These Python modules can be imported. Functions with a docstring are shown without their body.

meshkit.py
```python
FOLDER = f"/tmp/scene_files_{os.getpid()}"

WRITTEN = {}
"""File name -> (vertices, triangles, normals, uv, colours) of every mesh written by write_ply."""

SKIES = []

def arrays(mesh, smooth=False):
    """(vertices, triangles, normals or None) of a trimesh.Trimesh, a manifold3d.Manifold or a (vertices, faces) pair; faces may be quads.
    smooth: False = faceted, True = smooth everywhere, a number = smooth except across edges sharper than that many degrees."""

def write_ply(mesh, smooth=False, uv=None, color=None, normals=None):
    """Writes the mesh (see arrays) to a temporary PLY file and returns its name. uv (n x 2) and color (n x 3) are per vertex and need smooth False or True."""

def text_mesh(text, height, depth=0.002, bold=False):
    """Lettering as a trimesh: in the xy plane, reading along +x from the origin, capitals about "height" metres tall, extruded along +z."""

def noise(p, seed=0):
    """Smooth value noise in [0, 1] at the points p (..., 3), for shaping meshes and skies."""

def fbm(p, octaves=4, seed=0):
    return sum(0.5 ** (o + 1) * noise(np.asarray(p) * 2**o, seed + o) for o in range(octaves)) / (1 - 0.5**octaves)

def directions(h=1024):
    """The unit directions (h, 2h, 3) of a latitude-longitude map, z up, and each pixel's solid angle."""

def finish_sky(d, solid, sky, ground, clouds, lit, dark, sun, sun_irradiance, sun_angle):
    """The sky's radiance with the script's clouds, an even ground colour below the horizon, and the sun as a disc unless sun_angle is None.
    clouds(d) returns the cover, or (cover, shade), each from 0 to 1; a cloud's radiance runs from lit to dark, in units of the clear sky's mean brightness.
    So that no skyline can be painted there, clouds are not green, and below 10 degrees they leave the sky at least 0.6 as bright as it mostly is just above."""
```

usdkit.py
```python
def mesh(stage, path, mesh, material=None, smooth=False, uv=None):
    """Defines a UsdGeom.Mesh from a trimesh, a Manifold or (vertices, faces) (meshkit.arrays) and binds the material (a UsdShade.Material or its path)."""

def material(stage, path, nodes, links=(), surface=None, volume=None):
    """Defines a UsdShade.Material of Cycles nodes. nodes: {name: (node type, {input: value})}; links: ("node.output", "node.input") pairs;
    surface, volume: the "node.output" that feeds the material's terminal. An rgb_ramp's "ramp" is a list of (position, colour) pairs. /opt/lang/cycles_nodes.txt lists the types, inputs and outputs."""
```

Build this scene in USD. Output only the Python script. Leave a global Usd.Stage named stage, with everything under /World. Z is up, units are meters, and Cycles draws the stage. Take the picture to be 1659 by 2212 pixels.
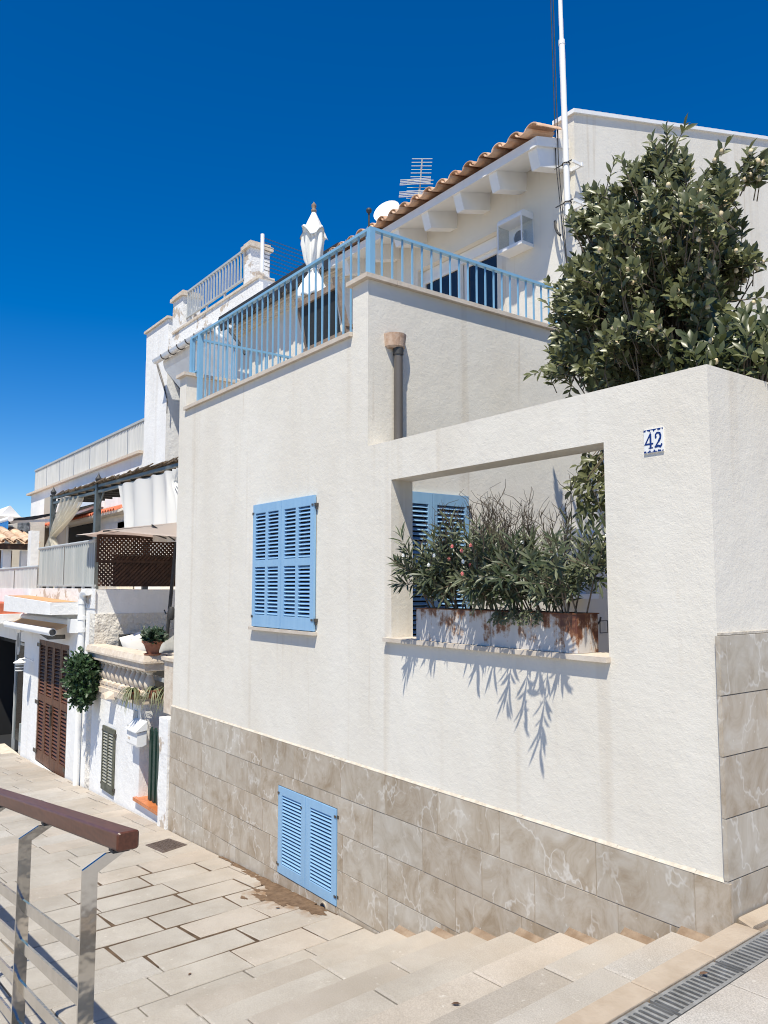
import math, random, numpy as np, trimesh, usdkit, meshkit
from shapely.geometry import Polygon, box as SBox, Point
from shapely import affinity
from pxr import Usd, UsdGeom, UsdLux, UsdShade, Gf, Sdf

stage = Usd.Stage.CreateInMemory()
UsdGeom.SetStageUpAxis(stage, UsdGeom.Tokens.z)
UsdGeom.SetStageMetersPerUnit(stage, 1.0)
UsdGeom.Xform.Define(stage, '/World')
UsdGeom.Scope.Define(stage, '/World/Looks')
mat = lambda name, nodes, links, surface=None, volume=None: usdkit.material(stage, '/World/Looks/' + name, nodes, links, surface, volume)

# ------------------------------------------------------------------ camera, sky, sun, exposure
YAW, PITCH, FOC = 0.93137, 0.0923, 1710.0          # focal length in units of a 1659 wide picture
EYE = np.array([2.182, -3.668, 1.65])
FW = np.array([-math.sin(YAW)*math.cos(PITCH), math.cos(YAW)*math.cos(PITCH), math.sin(PITCH)])
RT = np.array([math.cos(YAW), math.sin(YAW), 0.0]); UP = np.cross(RT, FW)
cam = UsdGeom.Camera.Define(stage, '/World/camera')
cam.CreateHorizontalApertureAttr(36.0); cam.CreateVerticalApertureAttr(48.0)
cam.CreateFocalLengthAttr(36.0*FOC/1659.0)
cam.CreateClippingRangeAttr(Gf.Vec2f(0.05, 5000))
M4 = Gf.Matrix4d(1.0)
for i, v in enumerate((RT, UP, -FW)):
    M4.SetRow(i, Gf.Vec4d(*v, 0))
M4.SetRow(3, Gf.Vec4d(*EYE, 1))
cam.AddTransformOp().Set(M4)
EXPOSURE = 0.33
cam.CreateExposureAttr(EXPOSURE)

SUN = np.array([0.332, -0.429, 1.0]); SUN /= np.linalg.norm(SUN)
sky = UsdLux.DomeLight.Define(stage, '/World/sky')
sky.CreateIntensityAttr(1.0)
m = mat('sky_look', {'s': ('sky_texture', {'sky_type': 'single_scattering', 'sun_disc': False, 'sun_elevation': math.asin(SUN[2]),
        'sun_rotation': math.atan2(SUN[0], SUN[1]), 'altitude': 900.0, 'air_density': 1.0, 'aerosol_density': 0.08, 'ozone_density': 4.0}),
        'h': ('hsv', {'hue': 0.508, 'saturation': 1.45, 'value': 1.0, 'fac': 1.0}),
        'b': ('background_shader', {'strength': 0.108})}, [('s.color', 'h.color'), ('h.color', 'b.color')], surface='b.background')
UsdShade.MaterialBindingAPI.Apply(sky.GetPrim()).Bind(m)
sky.GetPrim().SetCustomDataByKey('kind', 'structure'); sky.GetPrim().SetCustomDataByKey('label', 'deep blue cloudless summer sky')
sun = UsdLux.DistantLight.Define(stage, '/World/sun')
sun.CreateIntensityAttr(1.2); sun.CreateAngleAttr(0.5); sun.CreateNormalizeAttr(True)
sun.CreateColorAttr(Gf.Vec3f(1.0, 0.94, 0.80))
zx = np.cross([0, 0, 1.0], SUN); zx /= np.linalg.norm(zx); zy = np.cross(SUN, zx)
M4 = Gf.Matrix4d(1.0)
for i, v in enumerate((zx, zy, SUN)):
    M4.SetRow(i, Gf.Vec4d(*v, 0))
sun.AddTransformOp().Set(M4)

# ------------------------------------------------------------------ measuring: photograph points laid on known planes
def ray(x, y): return FW + RT*(x-829.5)/FOC - UP*(y-1106.0)/FOC
def _pl(ax, v, x, y):
    r = ray(x, y); return EYE + r*((v-EYE[ax])/r[ax])
def px(x, y, X): return _pl(0, X, x, y)
def py(x, y, Y): return _pl(1, Y, x, y)
def pz(x, y, Z): return _pl(2, Z, x, y)
def proj(p):
    q = np.asarray(p, float) - EYE; d = q @ FW
    return np.stack([829.5 + FOC*(q @ RT)/d, 1106 - FOC*(q @ UP)/d, d], -1)

# ------------------------------------------------------------------ scene helpers
USED, LOC = {}, {}
def free(parent, name):
    k = USED.get((parent, name), 0); USED[(parent, name)] = k + 1
    return name if k == 0 else f'{name}_{k:03d}'
def tag(prim, label=None, cat=None, group=None, kind=None):
    for k, v in (('label', label), ('category', cat), ('group', group), ('kind', kind)):
        if v: prim.SetCustomDataByKey(k, v)
def thing(name, label, cat, loc=(0, 0, 0), group=None, kind=None):
    p = '/World/' + free('/World', name)
    x = UsdGeom.Xform.Define(stage, p); x.AddTranslateOp().Set(Gf.Vec3d(*map(float, loc)))
    LOC[p] = np.array(loc, float); tag(x.GetPrim(), label, cat, group, kind)
    return p
def root(path): return '/'.join(path.split('/')[:3])

class MB:
    """collects shapes into one mesh"""
    def __init__(s): s.v, s.f, s.n = [], [], 0
    def add(s, v, f):
        v = np.asarray(v, float); f = np.asarray(f, int)
        if f.shape[1] == 4: f = np.vstack([f[:, [0, 1, 2]], f[:, [0, 2, 3]]])
        s.v.append(v); s.f.append(f + s.n); s.n += len(v); return s
    def tm(s, t, M=None):
        v = np.array(t.vertices); return s.add(M(v) if M else v, t.faces)
    def hexa(s, p):      # bottom 0-3 counter-clockwise seen from above, top 4-7
        return s.add(p, [[0, 3, 2, 1], [4, 5, 6, 7], [0, 1, 5, 4], [1, 2, 6, 5], [2, 3, 7, 6], [3, 0, 4, 7]])
    def box(s, x0, x1, y0, y1, z0, z1):
        x0, x1 = sorted((x0, x1)); y0, y1 = sorted((y0, y1)); z0, z1 = sorted((z0, z1))
        return s.hexa([(x0, y0, z0), (x1, y0, z0), (x1, y1, z0), (x0, y1, z0), (x0, y0, z1), (x1, y0, z1), (x1, y1, z1), (x0, y1, z1)])
    def beam(s, p, q, w, h, up=(0, 0, 1)):
        p, q = np.array(p, float), np.array(q, float); d = q-p; d /= np.linalg.norm(d)
        a = np.cross(d, up); a /= np.linalg.norm(a); b = np.cross(a, d)
        c = [(-1, -1), (1, -1), (1, 1), (-1, 1)]
        lo = [p + a*w/2*i + b*h/2*j for i, j in c]; hi = [q + a*w/2*i + b*h/2*j for i, j in c]
        v = np.array(lo + hi)
        return s.add(v, [[0, 1, 2, 3], [4, 7, 6, 5], [0, 4, 5, 1], [1, 5, 6, 2], [2, 6, 7, 3], [3, 7, 4, 0]])
    def tube(s, pts, r, n=8, cap=True):
        pts = np.array(pts, float); m = len(pts); r = np.broadcast_to(r, m)
        t = np.gradient(pts, axis=0); t /= np.linalg.norm(t, axis=1)[:, None] + 1e-12
        a = np.cross(t[0], [0.31, 0.17, 0.93]); a /= np.linalg.norm(a); V = []
        for i in range(m):
            a = a - t[i]*(a @ t[i]); a /= np.linalg.norm(a) + 1e-12; b = np.cross(t[i], a)
            ang = np.arange(n)*2*np.pi/n
            V.append(pts[i] + r[i]*(np.cos(ang)[:, None]*a + np.sin(ang)[:, None]*b))
        V = np.vstack(V); F = []
        for i in range(m-1):
            for k in range(n):
                k2 = (k+1) % n; F.append([i*n+k, i*n+k2, (i+1)*n+k2, (i+1)*n+k])
        F = [[f[0], f[1], f[2]] for f in F] + [[f[0], f[2], f[3]] for f in F]
        if cap:
            V = np.vstack([V, pts[:1], pts[-1:]]); c0, c1 = m*n, m*n+1
            for k in range(n):
                k2 = (k+1) % n; F += [[c0, k2, k], [c1, (m-1)*n+k, (m-1)*n+k2]]
        return s.add(V, F)
    def lathe(s, prof, c, n=16, mod=None, caps=True):
        prof = np.array(prof, float); m = len(prof); ang = np.arange(n)*2*np.pi/n; V = []
        for i, (r, z) in enumerate(prof):
            rr = r*(mod(ang, i, z) if mod else 1.0)
            V.append(np.stack([rr*np.cos(ang), rr*np.sin(ang), np.full(n, z)], 1))
        V = np.vstack(V) + np.array(c, float); F = []
        for i in range(m-1):
            for k in range(n):
                k2 = (k+1) % n; F += [[i*n+k, i*n+k2, (i+1)*n+k2], [i*n+k, (i+1)*n+k2, (i+1)*n+k]]
        if caps:
            V = np.vstack([V, np.array(c) + [0, 0, prof[0][1]], np.array(c) + [0, 0, prof[-1][1]]])
            for k in range(n):
                k2 = (k+1) % n; F += [[m*n, k2, k], [m*n+1, (m-1)*n+k, (m-1)*n+k2]]
        return s.add(V, F)
    def extr(s, poly, w0, w1, M):
        for g in getattr(poly, 'geoms', [poly]):
            if g.is_empty or g.area < 1e-7: continue
            t = trimesh.creation.extrude_polygon(g, abs(w1-w0), engine='earcut'); v = np.array(t.vertices); v[:, 2] += min(w0, w1)
            s.add(M(v), t.faces)
        return s
    def put(s, parent, name, material, label=None, cat=None, group=None, kind=None, smooth=False):
        par = parent or '/World'; p = par + '/' + free(par, name)
        v = np.vstack(s.v); f = np.vstack(s.f)
        off = LOC.get(root(parent), np.zeros(3)) if parent else np.zeros(3)
        msh = usdkit.mesh(stage, p, (v-off, f), material, smooth=smooth)
        tag(msh.GetPrim(), label, cat, group, kind); return p
def YM(Y): return lambda q: np.stack([q[:, 0], Y-q[:, 2], q[:, 1]], 1)      # u=x v=z, out of the plane towards -y
def XM(X): return lambda q: np.stack([X+q[:, 2], q[:, 0], q[:, 1]], 1)      # u=y v=z, out towards +x
def ZM(Z): return lambda q: np.stack([q[:, 0], q[:, 1], Z+q[:, 2]], 1)
R = random.Random(7); G = np.random.default_rng(11)

# ------------------------------------------------------------------ materials
def pbr(name, c, c2=None, scale=3.0, stretch=(1, 1, 1), rough=0.8, bump=None, metallic=0.0, spec=0.5, rnd=0.0, ramp=(0.35, 0.65), island=False, extra=None, detail=4):
    n = {'g': ('geometry', {}), 'map': ('mapping', {'mapping_type': 'point', 'scale': stretch}),
         'nz': ('noise_texture', {'scale': scale, 'detail': detail, 'roughness': 0.6}),
         'r': ('rgb_ramp', {'ramp': [(ramp[0], c), (ramp[1], c2 or c)]}),
         'p': ('principled_bsdf', {'roughness': rough, 'metallic': metallic, 'specular_ior_level': spec})}
    l = [('g.position', 'map.vector'), ('map.vector', 'nz.vector'), ('nz.fac', 'r.fac')]
    out = 'r.color'
    if extra: out = extra(n, l, out)
    if rnd:
        n['oi'] = ('object_info', {}); n['mr'] = ('map_range', {'clamp': True, 'from_min': 0.0, 'from_max': 1.0, 'to_min': 1-rnd, 'to_max': 1+rnd})
        n['hs'] = ('hsv', {'hue': 0.5, 'saturation': 1.0, 'fac': 1.0})
        l += [('g.random_per_island' if island else 'oi.random', 'mr.value'), ('mr.result', 'hs.value'), (out, 'hs.color')]; out = 'hs.color'
    l.append((out, 'p.base_color'))
    if bump:
        prev = None
        for i, (sc, d) in enumerate(bump):
            n[f'bn{i}'] = ('noise_texture', {'scale': sc, 'detail': 3.0, 'roughness': 0.6}); n[f'bu{i}'] = ('bump', {'strength': 1.0, 'distance': d})
            l += [('g.position', f'bn{i}.vector'), (f'bn{i}.fac', f'bu{i}.height')]
            if prev: l.append((prev, f'bu{i}.normal'))
            prev = f'bu{i}.normal'
        l.append((prev, 'p.normal'))
    return mat(name, n, l, surface='p.BSDF')
def streaks(col, amount, sx=3.5, sz=0.12, lo=0.56, hi=0.72):
    def e(n, l, out):
        n['smap'] = ('mapping', {'mapping_type': 'point', 'scale': (sx, sx, sz)}); n['sn'] = ('noise_texture', {'scale': 1.0, 'detail': 3.0, 'roughness': 0.65})
        n['sr'] = ('map_range', {'clamp': True, 'from_min': lo, 'from_max': hi, 'to_min': 0.0, 'to_max': amount}); n['sm'] = ('mix', {'mix_type': 'mix', 'color2': col})
        l += [('g.position', 'smap.vector'), ('smap.vector', 'sn.vector'), ('sn.fac', 'sr.value'), ('sr.result', 'sm.fac'), (out, 'sm.color1')]
        return 'sm.color'
    return e
def drips(n, l, out):
    o = streaks((0.50, 0.41, 0.30), 0.42, lo=0.58, hi=0.76)(n, l, out)
    n['d2m'] = ('mapping', {'mapping_type': 'point', 'scale': (13.0, 13.0, 0.35)}); n['d2n'] = ('noise_texture', {'scale': 1.0, 'detail': 2.0, 'roughness': 0.5}); n['d2r'] = ('map_range', {'clamp': True, 'from_min': 0.63, 'from_max': 0.75, 'to_min': 0.0, 'to_max': 0.5})
    n['d3n'] = ('noise_texture', {'scale': 0.7, 'detail': 3.0}); n['d3r'] = ('map_range', {'clamp': True, 'from_min': 0.48, 'from_max': 0.62, 'to_min': 0.0, 'to_max': 1.0}); n['d2x'] = ('math', {'math_type': 'multiply'}); n['d2c'] = ('mix', {'mix_type': 'mix', 'color2': (0.44, 0.34, 0.235)})
    l += [('g.position', 'd2m.vector'), ('d2m.vector', 'd2n.vector'), ('d2n.fac', 'd2r.value'), ('g.position', 'd3n.vector'), ('d3n.fac', 'd3r.value'), ('d2r.result', 'd2x.value1'), ('d3r.result', 'd2x.value2'), ('d2x.value', 'd2c.fac'), (o, 'd2c.color1')]
    return 'd2c.color'
STUCCO = pbr('cream_stucco', (0.70, 0.655, 0.575), (0.765, 0.728, 0.655), 1.1, (1, 1, 0.5), 0.92, [(34, 0.0019), (110, 0.0016), (5, 0.006)], extra=drips, detail=7)
WHITE = pbr('white_limewash', (0.78, 0.77, 0.75), (0.86, 0.855, 0.84), 1.6, (1, 1, 0.6), 0.9, [(9, 0.01), (45, 0.003)], extra=streaks((0.62, 0.57, 0.50), 0.35, 2.2, 0.2))
PEEL = pbr('peeling_white_paint', (0.52, 0.44, 0.36), (0.80, 0.79, 0.77), 3.2, (1, 1, 1), 0.9, [(12, 0.012), (40, 0.004)], ramp=(0.40, 0.44))
ROUGHW = pbr('rough_plaster', (0.66, 0.61, 0.53), (0.78, 0.74, 0.67), 2.2, (1, 1, 1), 0.95, [(3.5, 0.06), (11, 0.03), (40, 0.008)])
COPING = pbr('coping_stone', (0.55, 0.47, 0.385), (0.63, 0.56, 0.48), 8, rough=0.8, bump=[(60, 0.002)], rnd=0.06)
SANDST = pbr('sandstone', (0.56, 0.46, 0.36), (0.68, 0.60, 0.50), 9, rough=0.9, bump=[(18, 0.006), (70, 0.003)])
BLUE = pbr('blue_paint', (0.235, 0.415, 0.62), (0.265, 0.45, 0.65), 3, (6, 6, 0.6), rough=0.5, rnd=0.06)
RAILBLUE = pbr('railing_blue_paint', (0.20, 0.40, 0.58), (0.225, 0.43, 0.61), 5, rough=0.4)
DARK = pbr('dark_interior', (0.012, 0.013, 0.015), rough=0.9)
IRON = pbr('dark_iron', (0.03, 0.03, 0.032), (0.05, 0.05, 0.05), 20, rough=0.6)
HINGE = pbr('hinge_metal', (0.09, 0.085, 0.08), (0.14, 0.12, 0.1), 30, rough=0.5, metallic=0.6)
WPAINT = pbr('white_paint', (0.80, 0.80, 0.79), (0.84, 0.84, 0.83), 6, rough=0.5)
WPLAST = pbr('white_plastic', (0.78, 0.79, 0.80), rough=0.35)
STEEL = pbr('polished_steel', (0.60, 0.58, 0.54), (0.66, 0.64, 0.60), 12, (1, 1, 0.2), 0.14, metallic=1.0, bump=[(6, 0.004)])
WOODRAIL = pbr('varnished_brown_wood', (0.075, 0.024, 0.013), (0.115, 0.04, 0.022), 6, (1.5, 14, 14), 0.38, bump=[(40, 0.0006)])
BROWNWOOD = pbr('brown_door_wood', (0.085, 0.032, 0.016), (0.15, 0.062, 0.03), 5, (4, 4, 0.8), 0.55, rnd=0.12)
GREYWOOD = pbr('weathered_chair_wood', (0.20, 0.14, 0.10), (0.34, 0.26, 0.20), 10, (1, 1, 1), 0.8)
LATTICE = pbr('lattice_brown_wood', (0.045, 0.022, 0.014), (0.085, 0.042, 0.026), 12, rough=0.75, rnd=0.25)
GREENP = pbr('dark_green_paint', (0.010, 0.035, 0.028), (0.018, 0.05, 0.04), 8, rough=0.45)
OLDGREEN = pbr('faded_green_shutter', (0.07, 0.075, 0.055), (0.13, 0.13, 0.10), 14, rough=0.8)
CORRUG = pbr('grey_corrugated_sheet', (0.36, 0.38, 0.37), (0.47, 0.48, 0.46), 2.0, (3, 3, 0.3), 0.55)
CORRUGW = pbr('pale_corrugated_sheet', (0.50, 0.50, 0.485), (0.60, 0.595, 0.575), 2.0, (3, 3, 0.3), 0.6)
GREYM = pbr('grey_painted_metal', (0.40, 0.42, 0.42), (0.48, 0.49, 0.48), 4, rough=0.5)
TERRA = pbr('terracotta_tile', (0.50, 0.28, 0.165), (0.68, 0.47, 0.33), 5, rough=0.85, bump=[(60, 0.002)], rnd=0.18)
REDTILE = pbr('red_roof_tile', (0.48, 0.10, 0.045), (0.60, 0.17, 0.08), 6, rough=0.8, rnd=0.15)
ORANGET = pbr('glazed_orange_tile', (0.50, 0.15, 0.045), (0.58, 0.20, 0.07), 9, rough=0.35, rnd=0.08)
ORANGEF = pbr('orange_screed', (0.52, 0.27, 0.12), (0.60, 0.34, 0.17), 2, rough=0.9)
POTC = pbr('terracotta_pot', (0.24, 0.085, 0.045), (0.33, 0.14, 0.08), 7, rough=0.8)
HOPPER = pbr('clay_hopper', (0.36, 0.21, 0.13), (0.58, 0.44, 0.34), 12, rough=0.8, bump=[(50, 0.003)])
PIPE = pbr('grey_brown_pipe', (0.095, 0.085, 0.075), (0.12, 0.105, 0.095), 6, (1, 1, 0.2), 0.45)
CLOTHW = pbr('white_canvas', (0.80, 0.79, 0.75), (0.85, 0.84, 0.80), 4, rough=0.95, bump=[(200, 0.0006)])
CLOTHB = pbr('navy_awning_canvas', (0.008, 0.022, 0.07), (0.012, 0.03, 0.09), 4, rough=0.9)
CLOTHBL = pbr('bright_blue_canvas', (0.02, 0.18, 0.50), (0.03, 0.22, 0.56), 4, rough=0.9)
CUSHG = pbr('charcoal_cushion', (0.03, 0.032, 0.034), (0.045, 0.045, 0.045), 10, rough=0.95)
CUSHW = pbr('patterned_white_cushion', (0.55, 0.42, 0.36), (0.80, 0.78, 0.74), 8, rough=0.95, ramp=(0.36, 0.42))
SLATEF = pbr('dark_chair_mesh', (0.018, 0.024, 0.028), (0.03, 0.036, 0.04), 40, rough=0.8)
BARK = pbr('tree_bark', (0.10, 0.075, 0.05), (0.18, 0.14, 0.10), 14, (1, 1, 0.3), 0.9, bump=[(30, 0.01)])
TWIG = pbr('dry_twig', (0.045, 0.034, 0.024), (0.085, 0.066, 0.045), 20, rough=0.9)
SOIL = pbr('brown_soil', (0.11, 0.065, 0.035), (0.19, 0.12, 0.07), 18, rough=1.0, bump=[(60, 0.008)])
FRUITM = pbr('pale_bud', (0.50, 0.40, 0.24), (0.62, 0.52, 0.34), 30, rough=0.6, rnd=0.2)
FLOWW = pbr('white_petal', (0.80, 0.79, 0.74), rough=0.7)
FLOWP = pbr('pink_petal', (0.72, 0.18, 0.17), (0.78, 0.28, 0.24), 30, rough=0.7)
IVORY = pbr('ivory_wall', (0.72, 0.65, 0.55), (0.78, 0.72, 0.63), 2, rough=0.9, bump=[(20, 0.005)])
DRYLEAF = pbr('dry_leaf', (0.09, 0.05, 0.03), (0.16, 0.09, 0.05), 20, rough=0.9, rnd=0.3)
RUST = pbr('rusty_grate_iron', (0.075, 0.052, 0.042), (0.13, 0.10, 0.085), 25, rough=0.75, bump=[(60, 0.003)])
GALV = pbr('galvanised_grate', (0.26, 0.26, 0.25), (0.42, 0.42, 0.41), 14, rough=0.5, metallic=0.55, bump=[(80, 0.002)])
def glassmat():
    return mat('window_glass', {'t': ('transparent_bsdf', {'color': (0.80, 0.83, 0.84)}), 'g': ('glossy_bsdf', {'roughness': 0.02}), 'm': ('mix_closure', {'fac': 0.1})},
               [('t.BSDF', 'm.closure1'), ('g.BSDF', 'm.closure2')], surface='m.closure')
GLASS = glassmat()
def leafmat(name, c, c2, rough=0.42, tr=0.25):
    return mat(name, {'g': ('geometry', {}), 'oi': ('object_info', {}), 'add': ('math', {'math_type': 'add'}), 'fr': ('math', {'math_type': 'fraction'}),
        'r': ('rgb_ramp', {'ramp': [(0, c), (1, c2)]}), 'p': ('principled_bsdf', {'roughness': rough}), 't': ('translucent_bsdf', {}), 'm': ('mix_closure', {'fac': tr})},
        [('g.random_per_island', 'add.value1'), ('oi.random', 'add.value2'), ('add.value', 'fr.value1'), ('fr.value', 'r.fac'), ('r.color', 'p.base_color'), ('r.color', 't.color'), ('p.BSDF', 'm.closure1'), ('t.BSDF', 'm.closure2')], surface='m.closure')
LEAF = leafmat('laurel_leaf', (0.055, 0.072, 0.024), (0.205, 0.215, 0.10), 0.36, 0.25)
OLEAF = leafmat('oleander_leaf', (0.05, 0.068, 0.030), (0.16, 0.175, 0.10), 0.42, 0.2)
BUSHL = leafmat('topiary_leaf', (0.016, 0.042, 0.015), (0.05, 0.095, 0.035), 0.45, 0.15)
SPIDL = leafmat('spider_plant_leaf', (0.10, 0.13, 0.055), (0.30, 0.31, 0.18), 0.5, 0.25)
SUCC = leafmat('dark_pot_plant_leaf', (0.012, 0.03, 0.014), (0.03, 0.055, 0.025), 0.5, 0.1)
GAUZE = mat('cream_gauze', {'d': ('principled_bsdf', {'base_color': (0.72, 0.68, 0.58), 'roughness': 0.95}), 't': ('translucent_bsdf', {'color': (0.72, 0.68, 0.58)}), 'c': ('transparent_bsdf', {}),
        'a': ('mix_closure', {'fac': 0.35}), 'm': ('mix_closure', {'fac': 0.3})}, [('d.BSDF', 'a.closure1'), ('t.BSDF', 'a.closure2'), ('a.closure', 'm.closure1'), ('c.BSDF', 'm.closure2')], surface='m.closure')
CURT = mat('white_curtain', {'d': ('principled_bsdf', {'base_color': (0.82, 0.82, 0.80), 'roughness': 0.95}), 't': ('translucent_bsdf', {'color': (0.8, 0.8, 0.78)}), 'a': ('mix_closure', {'fac': 0.3})},
        [('d.BSDF', 'a.closure1'), ('t.BSDF', 'a.closure2')], surface='a.closure')
BEIGEC = mat('beige_parasol_canvas', {'d': ('principled_bsdf', {'base_color': (0.66, 0.58, 0.53), 'roughness': 0.95}), 't': ('translucent_bsdf', {'color': (0.60, 0.45, 0.38)}), 'a': ('mix_closure', {'fac': 0.4})},
        [('d.BSDF', 'a.closure1'), ('t.BSDF', 'a.closure2')], surface='a.closure')
AWNB = mat('sand_awning_canvas', {'d': ('principled_bsdf', {'base_color': (0.60, 0.42, 0.26), 'roughness': 0.95}), 't': ('translucent_bsdf', {'color': (0.60, 0.38, 0.22)}), 'a': ('mix_closure', {'fac': 0.4})},
        [('d.BSDF', 'a.closure1'), ('t.BSDF', 'a.closure2')], surface='a.closure')
def marble(name, a, b, c, veins=1.0, seed=0.0):
    n = {'g': ('geometry', {}), 'oi': ('object_info', {}), 'sc': ('math', {'math_type': 'multiply', 'value2': 37.0}), 'cx': ('combine_xyz', {}), 'ad': ('vector_math', {'math_type': 'add'}),
         'mp': ('mapping', {'mapping_type': 'point', 'rotation': (0.3, 0.5, 0.2), 'scale': (1.0, 1.0, 0.75)}),
         'n1': ('noise_texture', {'scale': 5.0, 'detail': 9.0, 'roughness': 0.70, 'distortion': 0.8}), 'r': ('rgb_ramp', {'ramp': [(0.30, a), (0.50, b), (0.68, c)]}),
         'wn': ('noise_texture', {'scale': 3.0, 'detail': 4.0, 'roughness': 0.6}), 'ws': ('vector_math', {'math_type': 'scale', 'scale': 0.55}), 'wa': ('vector_math', {'math_type': 'add'}),
         'vo': ('voronoi_texture', {'feature': 'distance_to_edge', 'scale': 3.0}), 'vr': ('map_range', {'clamp': True, 'from_min': 0.0, 'from_max': 0.034, 'to_min': 0.7*veins, 'to_max': 0.0}),
         'vm': ('noise_texture', {'scale': 3.3, 'detail': 2.0}), 'vmr': ('map_range', {'clamp': True, 'from_min': 0.45, 'from_max': 0.54, 'to_min': 0.0, 'to_max': 1.0}), 'vx': ('math', {'math_type': 'multiply'}),
         'mx': ('mix', {'mix_type': 'mix', 'color2': (0.66, 0.63, 0.58)}),
         'sn': ('noise_texture', {'scale': 34.0, 'detail': 2.0}), 'sp': ('map_range', {'clamp': True, 'from_min': 0.70, 'from_max': 0.76, 'to_min': 0.0, 'to_max': 0.55}), 'mx2': ('mix', {'mix_type': 'mix', 'color2': (0.66, 0.64, 0.60)}),
         'mr': ('map_range', {'clamp': True, 'to_min': 0.94, 'to_max': 1.06}), 'hs': ('hsv', {'hue': 0.5, 'saturation': 1.0, 'fac': 1.0}),
         'p': ('principled_bsdf', {'roughness': 0.42})}
    l = [('oi.random', 'sc.value1'), ('sc.value', 'cx.x'), ('sc.value', 'cx.z'), ('g.position', 'ad.vector1'), ('cx.vector', 'ad.vector2'), ('ad.vector', 'mp.vector'), ('mp.vector', 'n1.vector'), ('n1.fac', 'r.fac'),
         ('mp.vector', 'wn.vector'), ('wn.color', 'ws.vector1'), ('ws.vector', 'wa.vector1'), ('mp.vector', 'wa.vector2'), ('wa.vector', 'vo.vector'), ('vo.distance', 'vr.value'),
         ('ad.vector', 'vm.vector'), ('vm.fac', 'vmr.value'), ('vr.result', 'vx.value1'), ('vmr.result', 'vx.value2'), ('vx.value', 'mx.fac'), ('r.color', 'mx.color1'),
         ('mp.vector', 'sn.vector'), ('sn.fac', 'sp.value'), ('sp.result', 'mx2.fac'), ('mx.color', 'mx2.color1'), ('oi.random', 'mr.value'), ('mr.result', 'hs.value'), ('mx2.color', 'hs.color'), ('hs.color', 'p.base_color')]
    return mat(name, n, l, surface='p.BSDF')
MARB = [marble('grey_beige_marble', (0.315, 0.245, 0.17), (0.445, 0.385, 0.31), (0.53, 0.485, 0.42)), marble('brown_marble', (0.275, 0.205, 0.13), (0.42, 0.355, 0.28), (0.515, 0.465, 0.395)),
        marble('pale_beige_marble', (0.345, 0.285, 0.215), (0.46, 0.41, 0.34), (0.54, 0.50, 0.44))]
GROUT = pbr('pale_grout', (0.42, 0.37, 0.30), rough=0.9)
MORTAR = pbr('white_mortar_bead', (0.44, 0.39, 0.32), (0.56, 0.51, 0.44), 20, rough=0.9, bump=[(50, 0.004)])
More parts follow.
